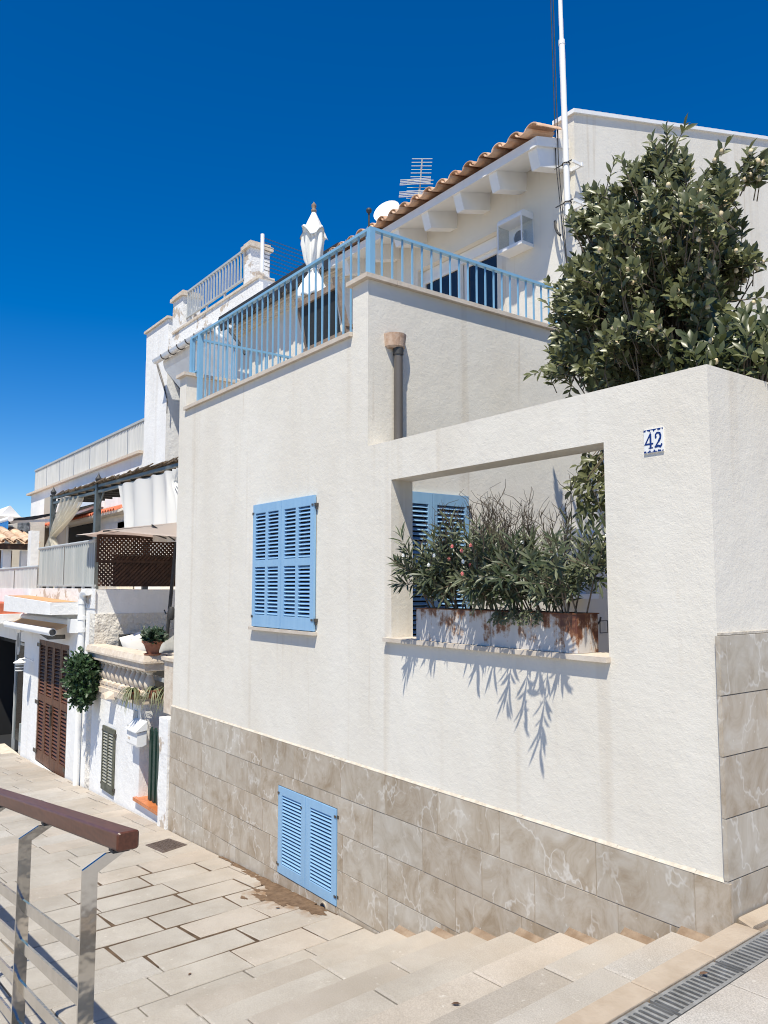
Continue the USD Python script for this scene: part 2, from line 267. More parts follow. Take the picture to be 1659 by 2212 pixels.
def paving(name, a, b, fine=0.12):
    def e(n, l, out):
        n['fn'] = ('noise_texture', {'scale': 160.0, 'detail': 2.0}); n['fm'] = ('map_range', {'clamp': True, 'from_min': 0.35, 'from_max': 0.65, 'to_min': 1-fine, 'to_max': 1+fine}); n['fh'] = ('hsv', {'hue': 0.5, 'saturation': 1.0, 'fac': 1.0})
        # damp brown silt spread out from the drain pipe mouth at the foot of the wall
        n['sx'] = ('separate_xyz', {}); n['dm'] = ('mapping', {'mapping_type': 'point', 'location': (3.95*0.75, 0.17*1.55, 0.0), 'scale': (0.75, 1.55, 0.0)}); n['dl'] = ('vector_math', {'math_type': 'length'})
        n['dn'] = ('noise_texture', {'scale': 5.0, 'detail': 5.0, 'roughness': 0.65}); n['dmul'] = ('math', {'math_type': 'multiply', 'value2': 0.9}); n['da'] = ('math', {'math_type': 'add'})
        n['dr'] = ('map_range', {'clamp': True, 'from_min': 0.60, 'from_max': 0.82, 'to_min': 0.88, 'to_max': 0.0}); n['dx'] = ('mix', {'mix_type': 'mix', 'color2': (0.24, 0.14, 0.07)})
        # rosy weathering along the wall
        n['wm'] = ('map_range', {'clamp': True, 'from_min': -0.9, 'from_max': -0.05, 'to_min': 0.0, 'to_max': 0.6}); n['wx'] = ('mix', {'mix_type': 'mix', 'color2': (0.52, 0.42, 0.33)}); n['wn2'] = ('noise_texture', {'scale': 3.0, 'detail': 3.0}); n['wmul'] = ('math', {'math_type': 'multiply'})
        n['gn'] = ('noise_texture', {'scale': 1.7, 'detail': 9.0, 'roughness': 0.7}); n['gr'] = ('map_range', {'clamp': True, 'from_min': 0.42, 'from_max': 0.66, 'to_min': 0.0, 'to_max': 0.5}); n['gm'] = ('mix', {'mix_type': 'mix', 'color2': (0.27, 0.235, 0.19)})
        n['tn'] = ('noise_texture', {'scale': 26.0, 'detail': 3.0, 'roughness': 0.5}); n['tr'] = ('map_range', {'clamp': True, 'from_min': 0.68, 'from_max': 0.74, 'to_min': 0.0, 'to_max': 0.55}); n['tm'] = ('mix', {'mix_type': 'mix', 'color2': (0.55, 0.52, 0.47)})
        l += [('g.position', 'gn.vector'), ('gn.fac', 'gr.value'), ('gr.result', 'gm.fac'), (out, 'gm.color1'), ('g.position', 'tn.vector'), ('tn.fac', 'tr.value'), ('tr.result', 'tm.fac'), ('gm.color', 'tm.color1')]; out = 'tm.color'
        l += [('g.position', 'fn.vector'), ('fn.fac', 'fm.value'), ('fm.result', 'fh.value'), (out, 'fh.color'),
              ('g.position', 'sx.vector'), ('sx.y', 'wm.value'), ('g.position', 'wn2.vector'), ('wm.result', 'wmul.value1'), ('wn2.fac', 'wmul.value2'), ('wmul.value', 'wx.fac'), ('fh.color', 'wx.color1'),
              ('g.position', 'dm.vector'), ('dm.vector', 'dl.vector1'), ('g.position', 'dn.vector'), ('dn.fac', 'dmul.value1'), ('dmul.value', 'da.value1'), ('dl.value', 'da.value2'), ('da.value', 'dr.value'), ('dr.result', 'dx.fac'), ('wx.color', 'dx.color1')]
        return 'dx.color'
    return pbr(name, a, b, 2.5, rough=0.75, bump=[(90, 0.002)], rnd=0.045, extra=e)
PAVE = [paving('grey_beige_paving', (0.345, 0.315, 0.275), (0.40, 0.37, 0.328)), paving('pale_granite_paving', (0.375, 0.35, 0.315), (0.43, 0.405, 0.37), 0.2), paving('rosy_paving', (0.37, 0.325, 0.275), (0.425, 0.38, 0.33))]
PAVE.append(paving('darker_beige_paving', (0.305, 0.272, 0.232), (0.355, 0.32, 0.278)))
JOINT = pbr('joint_sand', (0.20, 0.155, 0.115), (0.30, 0.25, 0.20), 6, rough=1.0)
KERBM = pbr('kerb_sandstone', (0.35, 0.275, 0.20), (0.42, 0.345, 0.265), 5, rough=0.85, bump=[(60, 0.003)], rnd=0.05)

# ================================================================== THE SETTING
NV = np.array([-0.055, 0.9985]); TV = np.array([0.9985, 0.055])       # paving courses run along NV, the street descends against TV
def zstreet(x): return -0.93 + 0.055*(x+2.6)
STREET_END = -2.58
b = MB(); b.box(-700, 700, -700, 700, -5.2, -5.0)
b.put(None, 'ground', pbr('far_ground', (0.30, 0.27, 0.23), (0.36, 0.32, 0.27), 0.3, rough=1.0), 'pale ground far below the street', None, None, 'structure')
# street bed
st = thing('street', 'sloping pedestrian street paved with long pale stone slabs', None, kind='structure')
b = MB(); b.add([(-60, -12, zstreet(-60)-0.022), (STREET_END, -12, zstreet(STREET_END)-0.022), (STREET_END, 0.0, zstreet(STREET_END)-0.022), (-60, 0.0, zstreet(-60)-0.022),
                 (-60, -12, -6), (STREET_END, -12, -6), (STREET_END, 0.0, -6), (-60, 0.0, -6)], [[0, 1, 2, 3], [0, 4, 5, 1], [1, 5, 6, 2], [2, 6, 7, 3], [3, 7, 4, 0]])
b.put(st, 'street_bed', JOINT)
def slab(b, q, zf, th=0.03, ch=0.006):
    """flat stone on plan quad q (4x2, counter-clockwise) with a small chamfer; zf(x) is its top"""
    c = q.mean(0); e = q + (c-q)/np.linalg.norm(c-q, axis=1)[:, None]*ch*1.4
    P = [(x, y, zf(x, y)) for x, y in e] + [(x, y, zf(x, y)-ch*0.8) for x, y in q] + [(x, y, zf(x, y)-th) for x, y in q]
    F = [[0, 1, 2, 3]]
    for k in range(4):
        j = (k+1) % 4; F += [[4+k, 4+j, j, k], [8+k, 8+j, 4+j, 4+k]]
    b.add(P, F)
ROW, cand = 0.36, []
t = STREET_END*TV[0]-0.02
rowi = 0
while t > -19:
    n0 = -5.2 - R.uniform(0, 0.6); t1 = t-ROW
    while n0 < 0.1-t1*0.056:
        L = R.choice([0.5, 0.58, 0.62, 0.68, 0.74]); n1 = n0+L
        damp = math.hypot((((t+t1)/2)+4.45)/1.25, ((n0+n1)/2+0.75)/1.0) < 1.0
        g0 = 0.004 + (R.uniform(0.005, 0.013) if damp else R.uniform(0, 0.002))
        j = lambda s=(0.012 if damp else 0.003): R.uniform(-s, s)
        q = np.array([TV*(t1+g0+j())+NV*(n0+g0+j()), TV*(t-g0+j())+NV*(n0+g0+j()), TV*(t-g0+j())+NV*(n1-g0+j()), TV*(t1+g0+j())+NV*(n1-g0+j())])
        n0 = n1
        if q[:, 1].min() > -0.05: continue
        q[:, 1] = np.minimum(q[:, 1], -0.03)
        c = q.mean(0); s = proj((c[0], c[1], zstreet(c[0])))
        vis = -60 < s[0] < 1720 and -50 < s[1] < 2260 and s[2] > 0.5
        cand.append((s[2] if vis else 999, q, vis))
    t = t1
cand.sort(key=lambda c: c[0])
rest = MB()
for i, (d, q, vis) in enumerate(cand):
    dz = R.uniform(-0.002, 0.002)
    zf = lambda x, y, dz=dz: zstreet(x)+dz
    if vis and i < 235:
        m_ = MB(); slab(m_, q, zf); m_.put(st, 'paving_slab', PAVE[R.choice([0, 0, 0, 0, 1, 2])])
    else: slab(rest, q, zf)
rest.put(st, 'far_paving', PAVE[0], kind='stuff')

DAMP = pbr('damp_brown_joint', (0.06, 0.036, 0.018), (0.11, 0.07, 0.04), 10, rough=0.9)
b = MB(); el = affinity.scale(Point(-4.35, -0.75).buffer(1.0, 24), 1.35, 1.1).intersection(SBox(-8, -3, STREET_END, -0.01))
b.extr(el, 0, .004, lambda q: np.stack([q[:, 0], q[:, 1], zstreet(q[:, 0])-0.010+q[:, 2]], 1)); b.put(st, 'damp_joints', DAMP)
# stairs down from the upper pavement
steps_x = [-2.56, -2.15, -1.76, -1.37, -0.98, -0.60, -0.26]
steps_z = [-0.80, -0.675, -0.55, -0.425, -0.295, -0.17, -0.05]
KERB_X, UPZ = 0.03, 0.055
sr = thing('stairs', 'broad shallow stone steps going down along the plinth to the street', None, kind='structure')
edges = steps_x + [KERB_X]
MORTS = pbr('stained_mortar', (0.20, 0.135, 0.085), (0.33, 0.25, 0.18), 7, rough=0.95, bump=[(50, 0.004)])
b = MB()
for i in range(7):
    x0, x1, z = edges[i], edges[i+1], steps_z[i]-0.035
    # the wall-side mortar strip is part of this bed, a little below the tread
    P = []
    for x, y in ((x0+0.012, -0.0), (x0+0.012+0.33, -6.0), (x1+0.33, -6.0), (x1, 0.0)): P.append((x, y))
    P = P[::-1] if Polygon(P).exterior.is_ccw is False else P
    b.add([(x, y, -3) for x, y in P] + [(x, y, z) for x, y in P], [[4, 5, 6, 7], [0, 1, 5, 4], [1, 2, 6, 5], [2, 3, 7, 6], [3, 0, 4, 7]])
b.put(sr, 'stair_bed', JOINT)
for i in range(7):
    x0, x1, z = edges[i], edges[i+1]+0.01, steps_z[i]
    m_ = MB(); m_.add([(x0+.02, -0.075, z-0.02), (x1, -0.075, z-0.02), (x1, -0.001, z+0.02), (x0+.02, -0.001, z+0.02), (x0+.02, -.075, z-.1), (x1, -.075, z-.1), (x1, -.001, z-.1), (x0+.02, -.001, z-.1)],
          [[0, 1, 2, 3], [4, 7, 6, 5], [0, 4, 5, 1], [1, 5, 6, 2], [2, 6, 7, 3], [3, 7, 4, 0]])
    m_.put(sr, 'mortar_strip', MORTS)
    n0 = -0.08 if i % 2 else -0.08
    first = R.uniform(0.5, 1.1)
    while n0 > -5.6:
        L = first if n0 > -0.1 else R.uniform(0.75, 1.15); n1 = n0-L
        org = np.array([x0 - NV[0]*0.08, 0.0])
        a = lambda s_, n_: org + NV*n_ + TV*s_
        W = (x1-x0)*TV[0]
        q = np.array([a(0, n1+0.003), a(W, n1+0.003), a(W, n0-0.003), a(0, n0-0.003)])
        dz = R.uniform(-0.002, 0.002)
        m_ = MB(); slab(m_, q, lambda x, y: z+dz, 0.16, 0.011)
        pal = (i == 6 and n0 > -0.1)
        m_.put(sr, 'tread_slab', PAVE[1] if pal or R.random() < 0.15 else PAVE[R.choice([0, 0, 2, 3])]); n0 = n1
# kerb, upper pavement
kb = thing('kerb', 'line of beige sandstone kerb stones at the head of the steps', None, kind='structure')
n0 = 0.0
K0 = np.array([KERB_X, 0.0])
b = MB()
q = [K0+TV*0.012+NV*0.35, K0+TV*0.012-NV*6, K0+TV*0.118-NV*6, K0+TV*0.118+NV*0.35]
q = np.array(q); b.add([(x, y, -1) for x, y in q] + [(x, y, UPZ-0.02) for x, y in q], [[4, 5, 6, 7], [0, 1, 5, 4], [1, 2, 6, 5], [2, 3, 7, 6], [3, 0, 4, 7]])
b.put(kb, 'kerb_bed', JOINT)
n0 = 0.02
for L in (0.42, 0.46, 0.62, 0.55, 0.6, 0.7, 0.6, 0.6):
    q = np.array([K0+NV*(n0-L+0.002), K0+TV*0.118+NV*(n0-L+0.002), K0+TV*0.118+NV*(n0-0.002), K0+NV*(n0-0.002)])
    m_ = MB(); slab(m_, q, lambda x, y: UPZ, 0.12, 0.005); m_.put(kb, 'kerb_stone', KERBM); n0 -= L
up = thing('upper_pavement', 'pale granite pavement beyond the drain channel at the top of the steps', None, kind='structure')
G0, G1 = 0.122, 0.262                                                  # the drain channel, measured from the kerb line
b = MB()
for lo, hi, zt in ((G0, G1, UPZ-0.09), (G1, 40, UPZ-0.022)):
    q = np.array([K0+TV*lo-NV*30, K0+TV*hi-NV*30, K0+TV*hi+NV*14, K0+TV*lo+NV*14])
    b.add([(x, y, -3) for x, y in q] + [(x, y, zt) for x, y in q], [[4, 5, 6, 7], [0, 1, 5, 4], [1, 2, 6, 5], [2, 3, 7, 6], [3, 0, 4, 7]])
b.put(up, 'pavement_bed', JOINT)
for r_ in range(4):
    n0 = 1.9
    while n0 > -7:
        L = R.uniform(0.9, 1.5); a0 = G1+r_*0.62
        q = np.array([K0+TV*(a0+.003)+NV*(n0-L+.003), K0+TV*(a0+.617)+NV*(n0-L+.003), K0+TV*(a0+.617)+NV*(n0-.003), K0+TV*(a0+.003)+NV*(n0-.003)])
        m_ = MB(); slab(m_, q, lambda x, y: UPZ, 0.03, 0.004); m_.put(up, 'paving_slab', PAVE[1]); n0 -= L
q = np.array([K0+TV*(G1+2.48)-NV*30, K0+TV*40-NV*30, K0+TV*40+NV*14, K0+TV*(G1+2.48)+NV*14])
m_ = MB(); slab(m_, q, lambda x, y: UPZ-0.001, 0.03, 0.004); m_.put(up, 'plain_paving', PAVE[1])
# broken beige slab between plinth corner and drain
q = np.array([(0.035, 0.03), (0.11, 0.02), (0.125, 1.6), (0.035, 1.6)])
m_ = MB(); slab(m_, q, lambda x, y: UPZ+0.02 - 0.02*max(0, (x-.05)/.08), 0.1, 0.008); m_.put(up, 'cracked_slab', KERBM)

# drain channel grates with slots cut right through
GRS = [(0.33, 0.5, GALV, 'dull galvanised drain grate farthest from the camera, beside the cracked slab'), (-0.175, 0.5, GALV, 'scuffed bright drain grate in the middle of the channel'), (-0.68, 0.5, GALV, 'drain grate nearest the lower edge, with a dark gap at its far end'), (-1.19, 0.5, GALV, 'partly hidden drain grate at the bottom right corner of the photo')]
for k, (n_, L, mt, lab) in enumerate(GRS):
    g_ = thing('drain_grate', lab, 'drain grate', (*(K0+TV*(G0+G1)/2+NV*(n_+.25)), UPZ), 'cast drain grates along the channel')
    poly = SBox(0.004, -L+0.006, 0.136, -0.006)
    ns = 15
    for i in range(ns):
        c = -L*(i+0.5)/ns
        poly = poly.difference(SBox(0.022, c-0.0065, 0.118, c+0.0065).buffer(0.003, 2))
    def GM(qv, n_=n_): 
        o = K0+NV*(n_+0.25)
        xy = o + TV*(G0+qv[:, :1]) + NV*qv[:, 1:2]
        return np.column_stack([xy, UPZ-0.004+qv[:, 2]])
    MB().extr(poly, -0.016, 0.0, GM).put(g_, 'slotted_plate', mt)
    MB().extr(SBox(0.004, -L+0.006, 0.012, -0.006).union(SBox(0.128, -L+0.006, 0.136, -0.006)), -0.06, -0.017, GM).put(g_, 'grate_frame', RUST)

# manhole cover
a = pz(314, 1826, zstreet(-6.6)); c_ = pz(405, 1829, zstreet(-6.3)); 
p4 = [pz(x, y, zstreet(-6.45)) for x, y in ((314, 1826), (352, 1848), (405, 1829), (365, 1811))]
p4 = np.array(p4)[:, :2]; cen = p4.mean(0)
if not Polygon(p4).exterior.is_ccw: p4 = p4[::-1]
mh = thing('drain_cover', 'small rusty square cast iron drain cover with raised studs in the paving', 'drain cover', (*cen, zstreet(cen[0])))
zc = zstreet(cen[0])+0.006
b = MB(); slab(b, p4, lambda x, y: zstreet(x)+0.006, 0.03, 0.004); b.put(mh, 'cover_frame', RUST)
b = MB(); slab(b, cen+(p4-cen)*0.86, lambda x, y: zstreet(x)+0.010, 0.03, 0.004); b.put(mh, 'cover_plate', RUST)
b = MB(); e1 = (p4[1]-p4[0])*0.8; e2 = (p4[3]-p4[0])*0.8; o = cen-e1/2-e2/2
for i in range(9):
    for j_ in range(9):
        c = o+e1*(i+.5)/9+e2*(j_+.5)/9; d1 = e1/9*0.32*(1 if (i+j_) % 2 else .7); d2 = e2/9*0.32*(1 if (i+j_) % 2 else .7)
        q = np.array([c-d1-d2, c+d1-d2, c+d1+d2, c-d1+d2]); 
        if not Polygon(q).exterior.is_ccw: q = q[::-1]
        slab(b, q, lambda x, y: zstreet(x)+0.016, 0.006, 0.002)
b.put(mh, 'stud_pattern', RUST, kind='stuff')
# brown silt washed out of the drain pipe
b = MB(); rs_ = random.Random(3)
sm = SBox(-6, -1.2, -2.8, -0.022)
for cx, cy, rx, ry in ((-5.0, -.045, .22, .03), (-5.35, -.04, .15, .02), (-4.75, -.07, .12, .04), (-4.2, -.42, .05, .02), (-3.72, -.10, .26, .10), (-4.05, -.12, .30, .13), (-4.33, -.08, .22, .07), (-4.55, -.06, .12, .05), (-4.12, -.30, .10, .04), (-3.86, -.24, .07, .035), (-4.30, -.24, .06, .025), (-3.55, -.12, .10, .05)):
    ph = rs_.uniform(0, 6); pts = [(cx+rx*(1+.22*math.sin(3*a_+ph)+.16*math.sin(7*a_+2*ph)+.10*math.sin(15*a_+ph))*math.cos(a_), cy+ry*(1+.22*math.sin(3*a_+ph)+.16*math.sin(7*a_+2*ph)+.10*math.sin(15*a_+ph))*math.sin(a_)) for a_ in np.arange(60)/60*2*np.pi]
    pl_ = Polygon(pts).buffer(0).intersection(sm)
    h_ = rs_.uniform(.001, .002)
    b.extr(pl_, 0, h_, lambda q: np.stack([q[:, 0], q[:, 1], zstreet(q[:, 0])+0.0005+q[:, 2]], 1))
b.put(None, 'brown_silt', SOIL, 'brown damp silt washed onto the paving under the drain pipe mouth', 'silt', None, 'stuff')

# ================================================================== THE HOUSE
XR = -2.97                                                             # the plane of the flank wall, facing +x
HS = thing('house', 'cream stucco corner house with roof terrace, blue shutters and marble plinth', 'house', (-3, 1, 0))
W1 = (-4.885, -3.738, 1.258, 2.442)                                    # upper street window: x0 x1 z0 z1
W2 = (-4.33, -3.363, -0.92, -0.162)
OP = (-2.657, -0.650, 1.235, 2.463)                                    # opening of the courtyard wall
XL, PWL, PWR = -6.93, -6.74, -3.19
ZC, ZP = 3.735, 4.165                                                  # top of street wall, top of the side parapets (under their coping)
wall = SBox(XL, -1.6, XR, ZC).union(SBox(XL, ZC-.1, PWL, ZP)).union(SBox(PWR, ZC-.1, XR, ZP))
b = MB().extr(wall, -0.24, 0.0, YM(0)); b.put(HS, 'street_wall', STUCCO)
cw = SBox(XR, -1.6, 0.0, 2.77).difference(SBox(OP[0], OP[2], OP[1], OP[3]))
def soft(poly, M, w0, w1, bb, r=0.012):
    """extrusion whose front edges are slightly rounded by a bevel ring"""
    bb.extr(poly, w0, w1-r, M); bb.extr(poly.buffer(-r*0.7, join_style=2), w1-r, w1, M)
MB().extr(cw, -0.21, 0.0, YM(0)).put(HS, 'courtyard_wall', STUCCO)
MB().box(-0.21, 0.0, 0.21, 7.5, -0.3, 2.77).put(HS, 'right_wall', STUCCO)
# flank walls (facing +x): low part, parapet of the terrace, upper storey
YU = 2.65
fl = SBox(0.24, -0.2, 10.5, ZC).union(SBox(0.24, ZC-.1, YU, ZP))
MB().extr(fl, -0.22, 0.0, XM(XR)).put(HS, 'flank_wall', STUCCO)
MB().box(XL, XL+0.19, 0.24, YU, 0.0, ZP).put(HS, 'left_parapet', STUCCO)
MB().box(XL+.19, XR-.22, 0.24, 9, 3.45, 3.58).put(HS, 'terrace_floor', COPING)
ROOFS = 0.277                                                          # the pitch of the roof
def zroof(y): return 6.20 + ROOFS*(y-2.07)
up_f = Polygon([(YU, ZC), (10.5, ZC), (10.5, 6.59+ROOFS*(10.5-YU)), (YU, 6.59)])
WU = (4.62, 5.50, 4.93, 5.95)
up_f = up_f.difference(SBox(WU[0], WU[2], WU[1], WU[3]))
MB().extr(up_f, -0.24, 0.0, XM(XR)).put(HS, 'upper_flank_wall', STUCCO)
DO = (-5.58, -4.13, 3.58, 5.74)                                        # terrace door opening
uw = SBox(XL, 3.58, XR-0.24, 6.40).difference(SBox(DO[0], DO[2], DO[1], DO[3]))
MB().extr(uw, -0.22, 0.0, YM(YU)).put(HS, 'upper_street_wall', STUCCO)
# verge coping on the flank
cp = lambda y: 6.59+ROOFS*(y-YU)
b = MB(); y0, y1 = YU-0.03, 10.5
b.hexa([(XR-.27, y0, cp(y0)), (XR+.03, y0, cp(y0)), (XR+.03, y1, cp(y1)), (XR-.27, y1, cp(y1)), (XR-.27, y0, cp(y0)+.045), (XR+.03, y0, cp(y0)+.045), (XR+.03, y1, cp(y1)+.045), (XR-.27, y1, cp(y1)+.045)])
b.put(HS, 'verge_coping', WPAINT)
# coping stones
def coping_run(axis, a0, a1, c0, c1, z, L, h=0.038):
    n = max(1, round((a1-a0)/L)); s = (a1-a0)/n
    for i in range(n):
        p, q = a0+i*s+0.0015, a0+(i+1)*s-0.0015
        (MB().box(p, q, c0, c1, z, z+h) if axis == 'x' else MB().box(c0, c1, p, q, z, z+h)).put(HS, 'coping_stone', COPING)
coping_run('x', PWL+0.002, PWR-0.002, -0.035, 0.27, ZC+.001, 0.62)
coping_run('x', PWR-0.045, XR+0.045, -0.045, 0.275, ZP+.001, 0.4)
coping_run('x', XL-0.03, PWL+0.045, -0.045, 0.275, ZP+.001, 0.4)
coping_run('y', 0.279, YU-0.002, XR-0.265, XR+0.045, ZP+.001, 0.6)
coping_run('y', 0.279, YU-0.002, XL-0.03, XL+0.235, ZP+.001, 0.6)
# sill of the opening: three slabs
for x0, x1 in ((-2.715, -2.05), (-2.047, -1.35), (-1.347, -0.640)):
    (MB().box(x0, x1, -0.042, 0.215, OP[2]-0.016, OP[2]+0.018) if False else MB().box(x0, x1, -0.042, -0.001, OP[2]-0.012, OP[2]+0.018).box(max(x0, OP[0]+.001), min(x1, OP[1]-.001), -0.001, 0.225, OP[2]+.0005, OP[2]+0.018)).put(HS, 'sill_slab', COPING)
MB().box(-4.93, -3.72, -0.048, -0.001, W1[2]-0.040, W1[2]-0.012).put(HS, 'window_sill', COPING)

PGROUT = pbr('beige_grout', (0.30, 0.25, 0.19), (0.38, 0.33, 0.27), 9, rough=0.9)
# marble plinth: every tile its own piece
TH = 0.29
hole2 = SBox(W2[0]-.004, W2[2]-.004, W2[1]+.004, W2[3]+.004)
offs = [0.0, 0.31, 0.12, 0.42, 0.22]
pipe_hole = Point(-3.555, -1.0).buffer(0.055, 6)
ztop = 0.235
for r_ in range(5):
    z1 = ztop-r_*TH; z0 = z1-TH; x = XL+0.0; first = True
    while x < 0.029:
        L = (0.62-offs[r_]) if first and offs[r_] < 0.5 else R.choice([0.6, 0.6, 0.6, 0.75, 0.45]); first = False
        x1 = min(x+L, 0.03)
        if 0.03-x1 < 0.12: x1 = 0.03
        pg = SBox(x+.0015, z0+.0015, x1-.0015, z1-.0015).difference(hole2).difference(pipe_hole)
        if not pg.is_empty:
            prou = 0.020+R.uniform(-0.0015, 0.0015)
            b = MB(); ok = False
            for g in getattr(pg, 'geoms', [pg]):
                if g.area > 4e-4:
                    b.extr(g.buffer(-0.002, join_style=2), -prou*0, prou, YM(0)); b.extr(g, 0.0, prou-0.003, YM(0)); ok = True
            if ok: b.put(HS, 'plinth_tile', MARB[R.choice([0, 0, 0, 1, 1, 2])] if not (r_ == 0 and x < -5.9) else MARB[2])
        x = x1
MB().extr(SBox(XL+.002, -1.3, 0.028, ztop-.004).difference(hole2).difference(pipe_hole), 0.0, 0.0165, YM(0)).put(HS, 'plinth_grout', PGROUT)
# mortar bead on the top edge of the plinth
b = MB()
xs = np.linspace(XL, 0.0, 90)
for i in range(89):
    h = 0.010+0.006*R.random()
    b.add([(xs[i], -0.021, ztop), (xs[i+1], -0.021, ztop), (xs[i+1], -0.0005, ztop+h), (xs[i], -0.0005, ztop+h), (xs[i], -.0005, ztop), (xs[i+1], -.0005, ztop)], [[0, 1, 2, 3], [0, 4, 5, 1]])
b.put(HS, 'mortar_bead', MORTAR)
# flank plinth of the right wall: four full courses and a cut one
for r_ in range(6):
    z1 = 1.403-r_*TH*1.0; z0 = z1-TH
    if r_ == 5: z0 = -0.2
    y = -0.0215 if z1 > 0.24 else 0.03
    k = 0
    while y < 4:
        y1 = y + (0.62 if (k or r_ % 2 == 0) else 0.43); k += 1
        if z1 <= 0.24 and k == 1: y = 0.001
        prou = 0.022 if z1 > 0.24 else 0.016
        pg = SBox(y+.0015, max(z0, -.25)+.0015, y1-.0015, z1-.0015)
        b = MB().extr(pg.buffer(-.002, join_style=2), 0, prou, XM(0.0)); b.extr(pg, 0, prou-.003, XM(0.0))
        b.put(HS, 'plinth_tile', MARB[[2, 0, 1, 2, 0, 0][r_] if k == 1 else R.choice([0, 1, 2])]); y = y1
MB().box(0.0, 0.016, 0.0, 4, 1.404, 1.416).put(HS, 'mortar_bead', MORTAR)

# shutters: leaf > slats
def shutter(parent, M, u0, u1, v0, v1, leaves, cols, rows, pitch, mt, d=0.036, stile=0.055, mid=0.05, topr=0.085, botr=0.11, hinge=HINGE, back=True, leafname='shutter_leaf', slat_t=0.006, slatm=None, hl=0.05, mull=0.06, midr=0.07):
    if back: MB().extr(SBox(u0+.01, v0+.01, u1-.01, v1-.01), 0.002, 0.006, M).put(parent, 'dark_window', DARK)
    w = (u1-u0)/leaves; tot = v1-v0
    for i in range(leaves):
        a0, a1 = u0+i*w+0.002, u0+(i+1)*w-0.002
        fr = SBox(a0, v0, a1, v1); pans = []
        cw_ = ((a1-a0)-2*stile-(cols-1)*mid)/cols
        rh = (tot-topr-botr-(rows-1)*midr)/rows
        for c in range(cols):
            for r in range(rows):
                pa = (a0+stile+c*(cw_+mid), v0+botr+r*(rh+midr)); pans.append((pa[0], pa[1], pa[0]+cw_, pa[1]+rh))
        for p in pans: fr = fr.difference(SBox(*p))
        b = MB().extr(fr, 0.008, d-0.003, M).extr(fr.buffer(-0.003, join_style=2), d-0.003, d, M)
        lf = b.put(parent, leafname, mt)
        for p in pans:
            n = max(2, round((p[3]-p[1])/pitch)); s = (p[3]-p[1])/n
            for k in range(n):
                c = p[1]+(k+0.5)*s; h = s*0.27
                lo, hi = np.array([d-0.005, c-h]), np.array([0.010, c+h*1.05])
                nrm = np.array([hi[1]-lo[1], lo[0]-hi[0]]); nrm = nrm/np.linalg.norm(nrm)*slat_t/2
                cs = [lo-nrm, lo+nrm, hi+nrm, hi-nrm]
                V = np.array([(p[0], v, w_) for w_, v in cs] + [(p[2], v, w_) for w_, v in cs])
                MB().add(M(V), [[0, 1, 2, 3], [7, 6, 5, 4], [0, 4, 5, 1], [1, 5, 6, 2], [2, 6, 7, 3], [3, 7, 4, 0]]).put(lf, 'slat', slatm or mt)
    if hinge is not None:
        for u, s in ((u0, -1), (u1, 1)):
            for v in (v0+tot*0.055+.03, v1-tot*0.055-.02):
                b = MB().extr(SBox(min(u, u+s*.028), v-.012, max(u, u+s*.028), v+.014), 0.0, d*0.8, M).extr(SBox(min(u+s*.012, u+s*.026), v-hl*.8, max(u+s*.012, u+s*.026), v-.012), d*.2, d*.6, M).extr(SBox(min(u, u-s*.03), v-.008, max(u, u-s*.03), v+.010), d+.0005, d+.005, M)
                b.put(parent, 'hinge', hinge)
sh1 = shutter(HS, YM(0), W1[0], W1[1], W1[2]-.006, W1[3], 2, 2, 2, 0.0355, BLUE, topr=0.09, botr=0.115)
shutter(HS, YM(0), W2[0], W2[1], W2[2], W2[3], 2, 1, 1, 0.0305, BLUE, d=0.026, stile=0.075, topr=0.075, botr=0.085)
MB().lathe([(0.0, 0), (0.009, 0), (0.009, 0.012), (0, 0.012)], (0, 0, 0), 10).add(np.zeros((3, 3)), [[0, 1, 2]])
b = MB(); t_ = trimesh.creation.cylinder(0.010, 0.006, sections=12); b.tm(t_, lambda q: YM(0)(q + np.array([-3.915, -0.27, 0.029]))); b.put(HS, 'shutter_keyhole', IRON)
shutter(HS, XM(XR), 0.235, 1.072, 1.06, 2.43, 2, 1, 2, 0.0375, BLUE, stile=0.05, topr=0.10, botr=0.11, midr=0.08)
shutter(HS, XM(XR-.10), WU[0]+.05, WU[1]-.05, WU[2]+.03, WU[3]-.03, 2, 1, 1, 0.045, BLUE, hinge=None)
fr = SBox(WU[0]-.0, WU[2]-.0, WU[1], WU[3]).difference(SBox(WU[0]+.05, WU[2]+.05, WU[1]-.05, WU[3]-.05))
MB().extr(fr, -0.12, 0.02, XM(XR)).put(HS, 'window_frame', WPAINT)
# clay drain pipe mouth in the plinth
b = MB(); n = 14
for r0, r1, yA, yB in ((0.052, 0.052, 0.05, -0.032), (0.044, 0.044, -0.032, 0.05)):
    pass
ang = np.arange(n)*2*np.pi/n; V = []
for r_, y in ((0.054, 0.06), (0.054, -0.030), (0.044, -0.030), (0.044, 0.06)):
    V.append(np.stack([-3.555+r_*np.cos(ang), np.full(n, y), -0.995+r_*np.sin(ang)], 1))
F = [[i*n+k, (i+1)*n+k, (i+1)*n+(k+1) % n, i*n+(k+1) % n] for i in range(3) for k in range(n)]
b.add(np.vstack(V), F); b.put(HS, 'drain_pipe_mouth', GROUT, smooth=40)
